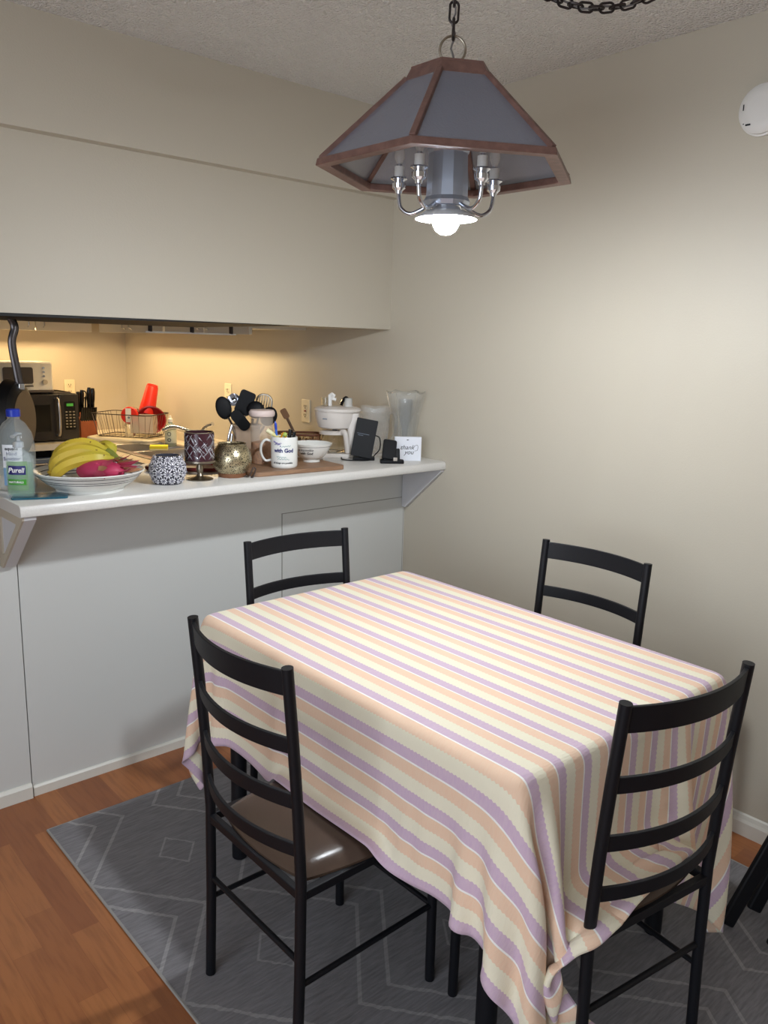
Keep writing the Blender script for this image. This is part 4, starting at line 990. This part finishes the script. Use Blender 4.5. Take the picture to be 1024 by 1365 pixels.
bm.faces.new(rg[0][::-1]); bm.faces.new(rg[-1])
obj('vase_body', bm, VG, t)
obj('rim', tube(B(), [((.077*(1+.05*math.cos(6*a)))*math.cos(a), (.077*(1+.05*math.cos(6*a)))*math.sin(a), .279+.004*math.cos(6*a)) for a in np.linspace(0, 2*PI, 60, endpoint=False)], .0022, 6, closed=True), GLASS, t)
for k in range(6):
    a = k*PI/3
    obj('flute', tube(B(), [(r_1*math.cos(a), r_1*math.sin(a), z_) for r_1, z_ in ((.044, .012), (.0505, .12), (.063, .20), (.082, .276))], .0018, 6), GLASS, t)
obj('inner_vase', lathe(B(), [(0, .019), (.012, .019), (.012, .12), (.026, .17), (.032, .25), (.030, .25), (.024, .17), (.010, .12), (.010, .022), (0, .022)], 28, mtx=Matrix.Translation((-.0, .0, 0))), VG, t)

# ------------------------------------------------------------ pendant lamp
LX, LY = -1.003, -1.177
t = thing('pendant_lamp', 'hexagonal wood framed pendant lamp hanging by a chain over the table', 'pendant lamp', (LX, LY, 1.745), 0)
L0 = 1.745; TH = 3.674
def hexv(R, z_): return [Vector((R*math.cos(TH+k*PI/3), R*math.sin(TH+k*PI/3), z_-L0)) for k in range(6)]
def beam(bm, a, c, w_, h_, upv):
    d_ = (c-a); L = d_.length; d_.normalize(); s_ = d_.cross(upv).normalized(); u_ = s_.cross(d_)
    Mx = Matrix(((d_.x, s_.x, u_.x, (a.x+c.x)/2), (d_.y, s_.y, u_.y, (a.y+c.y)/2), (d_.z, s_.z, u_.z, (a.z+c.z)/2), (0, 0, 0, 1)))
    bmesh.ops.create_cube(bm, size=1.0, matrix=Mx @ Matrix.Diagonal((L, w_, h_, 1)))
lo, li, hi, hj = hexv(.305, 1.893), hexv(.268, 1.893), hexv(.100, 2.092), hexv(.100, 2.092)
# bottom rim: mitred flat ring
def ring(Ro, Ri, z0, z1, slope=0.0):
    bm = B(); a = hexv(Ro, z0); b_ = hexv(Ri, z0); c = hexv(Ro-slope, z1); d_ = hexv(Ri-slope*.3, z1)
    A, B_, C, D = [[bm.verts.new(v_) for v_ in q] for q in (a, b_, c, d_)]
    for i in range(6):
        j = (i+1) % 6
        bm.faces.new((A[i], A[j], B_[j], B_[i])); bm.faces.new((C[i], C[j], D[j], D[i])); bm.faces.new((A[i], A[j], C[j], C[i])); bm.faces.new((B_[i], B_[j], D[j], D[i]))
    return bm
obj('bottom_frame', ring(.309, .276, 1.890, 1.906, .004), SHADEWOOD, t, smooth=False, bev=.002)
obj('top_frame', ring(.112, .070, 2.078, 2.108, .016), SHADEWOOD, t, smooth=False, bev=.002)
bm = B(); q = hexv(.095, 2.106); vs = [bm.verts.new(v_) for v_ in q]; q2 = [bm.verts.new(v_+Vector((0, 0, .006))) for v_ in q]
bm.faces.new(vs); bm.faces.new(q2)
for i in range(6): bm.faces.new((vs[i], vs[(i+1) % 6], q2[(i+1) % 6], q2[i]))
obj('top_plate', bm, SHADEWOOD, t, smooth=False)
a_, c_ = hexv(.296, 1.904), hexv(.104, 2.084)
for i in range(6):
    bm = B(); beam(bm, a_[i], c_[i], .014, .016, Vector((math.cos(TH+i*PI/3), math.sin(TH+i*PI/3), .9))); obj('rib', bm, SHADEWOOD, t, smooth=False, bev=.002)
PG, nt, b, tc, sp, X = newmat('smoked_textured_glass', 0.25)
b.inputs['Base Color'].default_value = lin((0.56, 0.57, 0.62))+(1,); b.inputs['Alpha'].default_value = 0.62
bump(nt, b, noise(nt, tc, 220, 2), .5, .002)
for i in range(6):
    j = (i+1) % 6; bm = B(); g = [a_[i]*.995, a_[j]*.995, c_[j], c_[i]]
    g = [Vector((v_.x*.985, v_.y*.985, v_.z)) for v_ in (a_[i], a_[j], c_[j], c_[i])]
    f0 = [bm.verts.new(v_) for v_ in g]; n_ = (g[1]-g[0]).cross(g[3]-g[0]).normalized()*.003; f1 = [bm.verts.new(v_+n_) for v_ in g]
    bm.faces.new(f0); bm.faces.new(f1)
    for k in range(4): bm.faces.new((f0[k], f0[(k+1) % 4], f1[(k+1) % 4], f1[k]))
    obj('glass_pane', bm, PG, t, smooth=False)
# centre column, dish, bulb
obj('column', lathe(B(), [(0, .075), (.052, .075), (.056, .085), (.050, .095), (.046, .19), (.050, .196), (.052, .204), (.0, .206)], 12), mat('lamp_chrome', (0.78, 0.81, 0.86), 0.35, 0.75), t, smooth=False)
obj('stem', cyl(B(), (0, 0, .2), (0, 0, .366), .008), CHROME, t)
obj('reflector_dish', lathe(B(), [(.026, .066), (.050, .064), (.070, .050), (.072, .047), (.068, .049), (.048, .059), (.026, .060)], 48), mat('dish_white', (0.93, 0.93, 0.93), .3), t)
obj('neck_cap', lathe(B(), [(0, .078), (.040, .078), (.034, .066), (0, .064)], 32), CHROME, t)
BULBM = mat('lit_bulb', (1, 1, 1), .3, emit=((0.95, 0.975, 1.0), BULB))
obj('bulb', lathe(B(), [(0, .012), (.012, .014), (.023, .021), (.030, .033), (.032, .046), (.030, .056), (.026, .0635), (0, .0635)], 28), BULBM, t)
fw = math.atan2(fwd.y, fwd.x)
for k in range(5):
    a = fw+PI+math.radians(36)+k*2*PI/5; dx_, dy_ = math.cos(a), math.sin(a)
    def R(r, z_): return (r*dx_, r*dy_, z_)
    arm = obj('arm', tube(B(), spline([R(.040, .085), R(.062, .070), R(.090, .062), R(.112, .076), R(.118, .100), R(.118, .112)], 6), .0048, 10), CHROME, t)
    cup = obj('socket_cup', lathe(B(), [(0, .108), (.008, .108), (.009, .114), (.016, .120), (.017, .130), (.013, .136), (.020, .140), (.020, .143), (0, .143)], 24, c=R(.118, 0)), CHROME, arm)
    obj('candle_sleeve', lathe(B(), [(0, .143), (.0115, .143), (.0115, .168), (0, .168)], 20, c=R(.118, 0)), WPLAS, arm)
    obj('candle_bulb', lathe(B(), [(0, .172), (.006, .172), (.012, .186), (.013, .196), (.009, .212), (.004, .226), (0, .232)], 20, c=R(.118, 0)), mat('bulb_clear', (0.95, 0.93, 0.9), .05, alpha=.35), arm)
    obj('bulb_base', lathe(B(), [(0, .168), (.0065, .168), (.0065, .176), (0, .176)], 16, c=R(.118, 0)), CHROME, arm)
obj('finial_loop', tube(B(), [(.006*0+.0, .012*math.cos(a), .375+.012*math.sin(a)) for a in np.linspace(0, 2*PI, 16, endpoint=False)], .003, 8, closed=True), DARKMET, t)
ra = YAW
obj('hanging_ring', tube(B(), [(.029*math.cos(a)*cy, -.029*math.cos(a)*sy, .410+.029*math.sin(a)) for a in np.linspace(0, 2*PI, 32, endpoint=False)], .0028, 8, closed=True), NICKEL, t)
def link(bm, p, q, rot):
    p, q = Vector(p), Vector(q); d_ = (q-p); L = d_.length; d_.normalize(); ref = Vector((0, 0, 1)) if abs(d_.z) < .9 else Vector((1, 0, 0))
    s_ = d_.cross(ref).normalized(); u_ = s_.cross(d_); s2 = s_*math.cos(rot)+u_*math.sin(rot); hw = .0100; ext = L/2+.005
    m_ = (p+q)/2; pts = []
    for k in range(16):
        a = 2*PI*k/16; cx, sx_ = math.cos(a), math.sin(a)
        pts.append(m_+d_*(math.copysign(max(0, ext-hw), cx)+hw*cx)+s2*hw*sx_)
    tube(bm, pts, .0029, 6, closed=True)
zc_ = .436; i = 0
chain = B()
while zc_ < H-L0-.03:
    link(chain, (0, 0, zc_), (0, 0, zc_+.034), ra+(PI/2 if i % 2 else 0)); zc_ += .034; i += 1
obj('chain', chain, DARKMET, t)
obj('ceiling_hook', tube(B(), spline([(0, 0, H-L0-.001), (0, 0, H-L0-.012), (.012, 0, H-L0-.022), (0, 0, H-L0-.034), (-.010, 0, H-L0-.026)], 5), .003, 8), DARKMET, t)
obj('power_cord', tube(B(), [(.004*math.sin(k*1.3), .004*math.cos(k*1.3), .37+k*(H-L0-.38)/30) for k in range(31)], .0022, 6), mat('grey_cord', (0.45, 0.43, 0.42), .5), t)
# swagged spare chain
P0, P2 = Vector((-.98, -1.19, H-.03)), Vector((-.546, -1.58, H-.03)); 
t = thing('swag_chain', 'dark swagged chain drooping from the ceiling at the top edge', 'chain', (-.763, -1.385, H))
O_ = Vector((-.763, -1.385, H)); bm = B(); n = 25; pp = []
for k in range(n+1):
    s_ = k/n; p_ = P0.lerp(P2, s_); p_.z -= .16*4*s_*(1-s_); pp.append(p_-O_)
for k in range(n): link(bm, pp[k], pp[k+1], PI/2 if k % 2 else 0)
obj('chain_links', bm, DARKMET, t)
obj('swag_cord', tube(B(), [p_+Vector((.004*math.sin(i*1.4), 0, .004*math.cos(i*1.4))) for i, p_ in enumerate(pp)], .0022, 6), MATS['grey_cord'], t)
obj('ceiling_hook', tube(B(), spline([P2-O_+Vector((0, 0, .03)), P2-O_+Vector((0, 0, .015)), P2-O_+Vector((.01, 0, .004)), P2-O_+Vector((0, 0, -.006))], 5), .003, 8), DARKMET, t)

# smoke detector
t = thing('smoke_detector', 'round white smoke detector high on the right wall', 'smoke detector', (0, -1.437, 2.178))
Mx = Matrix.Rotation(-PI/2, 4, 'Y')
obj('base_ring', lathe(B(), [(0, .0005), (.068, .0005), (.070, .004), (.070, .012), (.066, .014), (0, .014)], 48, mtx=Mx), WPLAS, t)
obj('cover', lathe(B(), [(.064, .013), (.066, .016), (.066, .026), (.058, .034), (.035, .037), (0, .038)], 48, mtx=Mx), WPLAS, t)
bm = B(); box(bm, (-.0345, .048, .008), (.004, .003, .016)); box(bm, (-.036, .030, -.040), (.003, .014, .004)); sph(bm, (-.0352, .044, -.036), .0016)
obj('vent_slots', bm, INK, t)

# ------------------------------------------------------------ rug
o = obj('area_rug', bx(B(), -1.690, -.170, -2.62, -.235, .0, .007), RUG, smooth=False)
tag(o, 'grey rug with pale diamond lines under the dining table', 'rug')
ZR = .0075
e_ = obj('rug_binding', tube(B(), [(-1.690, -.235, .004), (-.170, -.235, .004), (-.170, -2.62, .004), (-1.690, -2.62, .004)], .0045, 6, closed=True), mat('rug_edge', (0.60, 0.59, 0.57), .9), o)

# ------------------------------------------------------------ table
TX0, TX1, TY0, TY1, TZ = -1.368, -.570, -1.780, -.622, .746
t = thing('dining_table', 'black legged rectangular dining table hidden under the striped cloth', 'table', ((TX0+TX1)/2, (TY0+TY1)/2, ZR))
hx, hy = (TX1-TX0)/2, (TY1-TY0)/2
obj('tabletop', prism(B(), rrect(2*hx-.026, 2*hy-.026, .02), .024, Matrix.Translation((0, 0, TZ-.031-ZR))), BPLAS, t, bev=.004)
for a in (-1, 1):
    for c in (-1, 1):
        obj('leg', cyl(B(), (a*(hx-.065), c*(hy-.10), 0), (a*(hx-.065), c*(hy-.10), TZ-.06-ZR), .022, .024, 24), BLACK, t, bev=.003)
bm = B()
for c in (-1, 1): bx(bm, -hx+.06, hx-.06, c*(hy-.085)-.012, c*(hy-.085)+.012, TZ-.085-ZR, TZ-.031-ZR)
for a in (-1, 1): bx(bm, a*(hx-.06)-.012, a*(hx-.06)+.012, -hy+.09, hy-.09, TZ-.085-ZR, TZ-.031-ZR)
obj('apron', bm, BLACK, t, smooth=False)

# cloth: a small position based solver
def cloth():
    OL, OR, OF, ON = .305, .30, .285, .455    # overhang: left long side, right long side, far end, near end
    h = .0165
    LXx, LYy = OL+(TX1-TX0)+OR, OF+(TY1-TY0)+ON
    nu, nv = int(round(LXx/h))+1, int(round(LYy/h))+1
    u = np.linspace(0, LXx, nu); v_ = np.linspace(0, LYy, nv); hu, hv = u[1]-u[0], v_[1]-v_[0]
    gx = TX0-OL+u[:, None]+0*v_[None]; gy = TY1+OF-v_[None]+0*u[:, None]
    ex = np.where(gx < TX0, gx-TX0, np.where(gx > TX1, gx-TX1, 0)); ey = np.where(gy < TY0, gy-TY0, np.where(gy > TY1, gy-TY1, 0))
    r = np.hypot(ex, ey); top = TZ+.001
    bxx = np.clip(gx, TX0, TX1); byy = np.clip(gy, TY0, TY1)
    P = np.zeros((nu, nv, 3)); P[..., 0] = bxx; P[..., 1] = byy; P[..., 2] = top
    corner = (ex != 0) & (ey != 0); s1 = ~corner
    ph = np.arctan2(np.abs(ey), np.abs(ex)+1e-12)              # 0 along x side, 90 along y side
    al = np.minimum(ph, PI/2-ph)
    tl = .18
    P[..., 0] += np.where(s1, np.sign(ex)*np.abs(ex)*math.sin(tl), np.sign(ex)*r*np.sin(al+.0+tl*.7)*.78)
    P[..., 1] += np.where(s1, np.sign(ey)*np.abs(ey)*math.sin(tl), np.sign(ey)*r*np.sin(al+.0+tl*.7)*.78)
    P[..., 2] -= np.where(s1, r*math.cos(tl), r*np.cos(al+tl))
    # the near end rests on the seat pushed under it
    dn = np.abs(np.minimum(ey, 0)); wgt = np.clip((gx+1.30)/.08, 0, 1)*np.clip((-.82-gx)/.08, 0, 1)
    fl = .268; lay = np.maximum(0, dn-fl)
    m = (ey < 0) & s1 & (wgt > 0)
    yb = TY0-.012-np.minimum(dn, fl)*.06-lay; zb = top-np.minimum(dn, fl)
    P[..., 1] = np.where(m, P[..., 1]*(1-wgt)+yb*wgt, P[..., 1]); P[..., 2] = np.where(m, P[..., 2]*(1-wgt)+zb*wgt, P[..., 2])
    rng = np.random.RandomState(4)
    P += rng.normal(0, .0012, P.shape)*(r > 0)[..., None]
    V = np.zeros_like(P)
    pin = (gx > TX0-.001) & (gx < TX1+.001) & (gy > TY0-.001) & (gy < TY1+.001)
    P[..., 2][pin] = top
    P0 = P.copy()
    diag = math.hypot(hu, hv)
    cons = []
    def add(sa, sb, L, k): cons.append((sa, sb, L, k))
    for p in (0, 1):
        for q in (slice(None),):
            n = nu-1
            a = slice(p, n, 2); b_ = slice(p+1, n+1, 2); add((a, q), (b_, q), hu, 1.0)
            n = nv-1
            a = slice(p, n, 2); b_ = slice(p+1, n+1, 2); add((q, a), (q, b_), hv, 1.0)
    for p in (0, 1):
        a = slice(p, nu-1, 2); a2 = slice(p+1, nu, 2)
        add((a, slice(0, nv-1)), (a2, slice(1, nv)), diag, .35); add((a, slice(1, nv)), (a2, slice(0, nv-1)), diag, .35)
    for p in range(4):
        a = slice(p, nu-2, 4); na = len(range(*a.indices(nu))); b_ = slice(p+2, nu, 4)
        nb = len(range(*b_.indices(nu))); m = min(na, nb); a = slice(p, p+4*(m-1)+1, 4); b_ = slice(p+2, p+2+4*(m-1)+1, 4)
        add((a, slice(None)), (b_, slice(None)), 2*hu, .10)
        a = slice(p, nv-2, 4); na = len(range(*a.indices(nv))); b_ = slice(p+2, nv, 4)
        nb = len(range(*b_.indices(nv))); m = min(na, nb); a = slice(p, p+4*(m-1)+1, 4); b_ = slice(p+2, p+2+4*(m-1)+1, 4)
        add((slice(None), a), (slice(None), b_), 2*hv, .10)
    dt = 1/60.; E = .004
    # seats: centre, half x, half y, angle, top
    seats = [((-1.388, -1.250), .205, .185, 0, .472), ((-1.048, -1.700), .190, .212, .14, .470), ((-.62, -1.25), .205, .185, 0, .472)]
    x0, x1, y0, y1 = TX0-E, TX1+E, TY0-E, TY1+E
    def collide():
        X_, Y_, Z_ = P[..., 0], P[..., 1], P[..., 2]
        ins = (X_ > x0) & (X_ < x1) & (Y_ > y0) & (Y_ < y1) & (Z_ < top)
        if ins.any():
            d = np.stack([X_-x0, x1-X_, Y_-y0, y1-Y_, np.where(Z_ > top-.03, top-Z_, 9)], -1); k = d.argmin(-1)
            m = ins & (k == 0); X_[m] = x0
            m = ins & (k == 1); X_[m] = x1
            m = ins & (k == 2); Y_[m] = y0
            m = ins & (k == 3); Y_[m] = y1
            m = ins & (k == 4); Z_[m] = top
        for (c, ax_, ay_, an, zt) in seats:
            ca, sa = math.cos(an), math.sin(an); dx_ = X_-c[0]; dy_ = Y_-c[1]
            lx = dx_*ca-dy_*sa; ly = dx_*sa+dy_*ca
            m = (np.abs(lx) < ax_) & (np.abs(ly) < ay_) & (Z_ < zt) & (Z_ > zt-.09)
            crown = zt-.012*((lx/ax_)**4+(ly/ay_)**4)
            Z_[m] = np.maximum(Z_[m], crown[m])
            m = (np.abs(lx) < ax_) & (np.abs(ly) < ay_) & (Z_ <= zt-.09)
            # push sideways away from seat side nearest
        m = (X_ > -1.24) & (X_ < -.82) & (Z_ > .40) & (Y_ > TY1+.016); Y_[m] = TY1+.016
        m = (X_ > -1.25) & (X_ < -.86) & (Z_ > .50) & (Y_ < -1.85); Y_[m] = -1.85
        m = (Y_ > -1.46) & (Y_ < -1.02) & (X_ < -1.575); X_[m] = -1.575
        np.maximum(Z_, ZR+.002, out=Z_)
    for it in range(200):
        V[..., 2] -= 9.8*dt; V *= .975
        old = P.copy(); P += V*dt; 
        for _ in range(16):
            for sa, sb, L, k in cons:
                A, B_ = P[sa], P[sb]; d = B_-A; l_ = np.sqrt((d*d).sum(-1, keepdims=True))+1e-9; c = d*(.5*k*(l_-L)/l_)
                P[sa] = A+c; P[sb] = B_-c
            P[pin] = P0[pin]; 
            collide()
        V = (P-old)/dt
        V = np.clip(V, -2.5, 2.5)
    # wrinkle smoothing
    Q = P.copy()
    Q[1:-1, 1:-1] = .5*P[1:-1, 1:-1]+.125*(P[2:, 1:-1]+P[:-2, 1:-1]+P[1:-1, 2:]+P[1:-1, :-2])
    return Q, u, v_, nu, nv
Q, uu, vv, nu, nv = cloth()

me = bpy.data.meshes.new('tablecloth')
idx = np.arange(nu*nv).reshape(nu, nv)
faces = np.stack([idx[:-1, :-1], idx[1:, :-1], idx[1:, 1:], idx[:-1, 1:]], -1).reshape(-1, 4)[:, ::-1]
org = np.array([(TX0+TX1)/2, (TY0+TY1)/2, 0.0])
me.from_pydata((Q.reshape(-1, 3)-org).tolist(), [], faces.tolist())
uvl = me.uv_layers.new(name='UVMap'); U, VV = np.meshgrid(uu, vv, indexing='ij'); uvs = np.stack([U, VV], -1).reshape(-1, 2)
vi = np.empty(len(me.loops), dtype=np.int32); me.loops.foreach_get('vertex_index', vi)
uvl.data.foreach_set('uv', uvs[vi].astype(np.float32).ravel())
for p in me.polygons: p.use_smooth = True
me.materials.append(CLOTH)
o = bpy.data.objects.new('tablecloth', me); COL.objects.link(o); o.location = org
md = o.modifiers.new('sub', 'SUBSURF'); md.levels = 1; md.render_levels = 1
md = o.modifiers.new('solid', 'SOLIDIFY'); md.thickness = .0012; md.offset = 1
tag(o, 'pastel lilac, cream and peach striped tablecloth draped over the dining table', 'tablecloth')

# ------------------------------------------------------------ chairs (local +y faces the table, origin between the back posts)
def make_chair(label):
    t_ = thing('dining_chair', label, 'chair')
    W, D_ = .178, .385
    def bow(x): return -.040*(1-(x/W)**2)
    def lean(z_): return 0 if z_ < .46 else -.034*((z_-.46)/.45)**1.2
    for s_ in (-1, 1):
        bm = B(); tube(bm, [(s_*W, -.008, 0), (s_*W, -.002, .22), (s_*W, 0, .44), (s_*W, lean(.60), .60), (s_*W, lean(.75), .75), (s_*W, lean(.912), .906)], .0118, 16)
        obj('back_leg', bm, BLACK, t_)
        bm = B(); tube(bm, [(s_*(W-.004), D_, 0), (s_*(W-.004), D_-.004, .425)], .0115, 16)
        obj('front_leg', bm, BLACK, t_)
        bm = B(); tube(bm, [(s_*W, 0, .205), (s_*(W-.004), D_, .205)], .0065, 10); obj('side_stretcher', bm, BLACK, t_)
        bm = B(); bx(bm, s_*W-.009, s_*W+.009, 0, D_, .405, .425); obj('seat_rail', bm, BLACK, t_, bev=.002)
    obj('rear_stretcher', tube(B(), [(-W, 0, .258), (W, 0, .258)], .0065, 10), BLACK, t_)
    obj('front_stretcher', tube(B(), [(-W, D_-.004, .205), (W, D_-.004, .205)], .0065, 10), BLACK, t_)
    obj('rear_seat_rail', bx(B(), -W, W, -.008, .008, .405, .425), BLACK, t_, bev=.002); obj('front_seat_rail', bx(B(), -W, W, D_-.012, D_+.004, .405, .425), BLACK, t_, bev=.002)
    for z0, z1 in ((.848, .899), (.727, .760), (.607, .640), (.500, .530)):
        bm = B(); n_ = 18; th = .009; rows = []
        for k in range(n_+1):
            x_ = -W+2*W*k/n_; y_ = bow(x_)
            rows.append([bm.verts.new((x_, y_+lean(z_)+o_, z_)) for o_, z_ in ((-th/2, z0), (th/2, z0), (th/2, z1), (-th/2, z1))])
        for p_, q_ in zip(rows, rows[1:]):
            for i in range(4): bm.faces.new((p_[i], p_[(i+1) % 4], q_[(i+1) % 4], q_[i]))
        bm.faces.new(rows[0]); bm.faces.new(rows[-1][::-1])
        obj('back_slat', bm, BLACK, t_, bev=.0015)
    # padded seat
    bm = B(); n_ = 20; hx_, hy_ = .186, .196; grid = {}
    for i in range(n_+1):
        for j in range(n_+1):
            a, c = -1+2*i/n_, -1+2*j/n_
            # squircle mapping keeps corners rounded
            xx = a*math.sqrt(1-.22*c*c); yy = c*math.sqrt(1-.22*a*a)
            e = max(abs(a), abs(c)); z_ = .430+.024*math.sqrt(max(0, (1-a**6)*(1-c**6)))+.007*(1-a*a)*(1-c*c)
            taper = 1-.04*c*-1
            grid[i, j] = bm.verts.new((xx*hx_*taper*1.0, .197+yy*hy_, z_))
    for i in range(n_):
        for j in range(n_): bm.faces.new((grid[i, j], grid[i+1, j], grid[i+1, j+1], grid[i, j+1]))
    r_ = bmesh.ops.extrude_edge_only(bm, edges=[e for e in bm.edges if e.is_boundary])
    for v_ in [g for g in r_['geom'] if isinstance(g, bmesh.types.BMVert)]: v_.co.z = .4235
    bmesh.ops.holes_fill(bm, edges=[e for e in bm.edges if e.is_boundary], sides=0)
    obj('seat_cushion', bm, SEATM, t_, label='padded brown vinyl seat')
    return t_
c0 = make_chair('black ladder-back chair with brown seat nearest the camera on the left')
c0.location = (-1.588, -1.246, ZR); c0.rotation_euler = (0, 0, -PI/2)
for loc, rz, lb in (((-1.075, -1.893, ZR), -.14, 'black ladder-back chair at the near right end, seen from behind'),
                    ((-.992, -.606, ZR), PI-.06, 'black ladder-back chair at the far end beside the white half wall'),
                    ((-.425, -1.252, ZR), PI/2, 'black ladder-back chair across the table by the right wall')):
    c = copy_tree(c0); c.location = loc; c.rotation_euler = (0, 0, rz); c['label'] = lb

# folded black stool at the right edge
t = thing('stool', 'black stool with slanted flat legs cut off by the right edge', 'stool', (-.40, -1.85, ZR))
SO = Vector((-.40, -1.85, ZR))
def flatleg(a, c, w_=.040, th=.018):
    bm = B(); a, c = Vector(a)-SO, Vector(c)-SO; beam(bm, a, c, w_, th, Vector((-.5, -.8, .3))); obj('leg', bm, BLACK, t, bev=.006)
flatleg((-.475, -1.800, ZR+.012), (-.262, -1.905, .475))
flatleg((-.362, -1.822, ZR+.012), (-.150, -1.915, .475))
flatleg((-.462, -1.918, ZR+.012), (-.262, -2.010, .475))
flatleg((-.355, -1.925, ZR+.012), (-.150, -2.015, .475))
obj('seat', prism(B(), rrect(.30, .22, .04), .022, Matrix.Translation((-.19-SO.x, -1.965-SO.y, .475-SO.z))), BLACK, t, bev=.005)
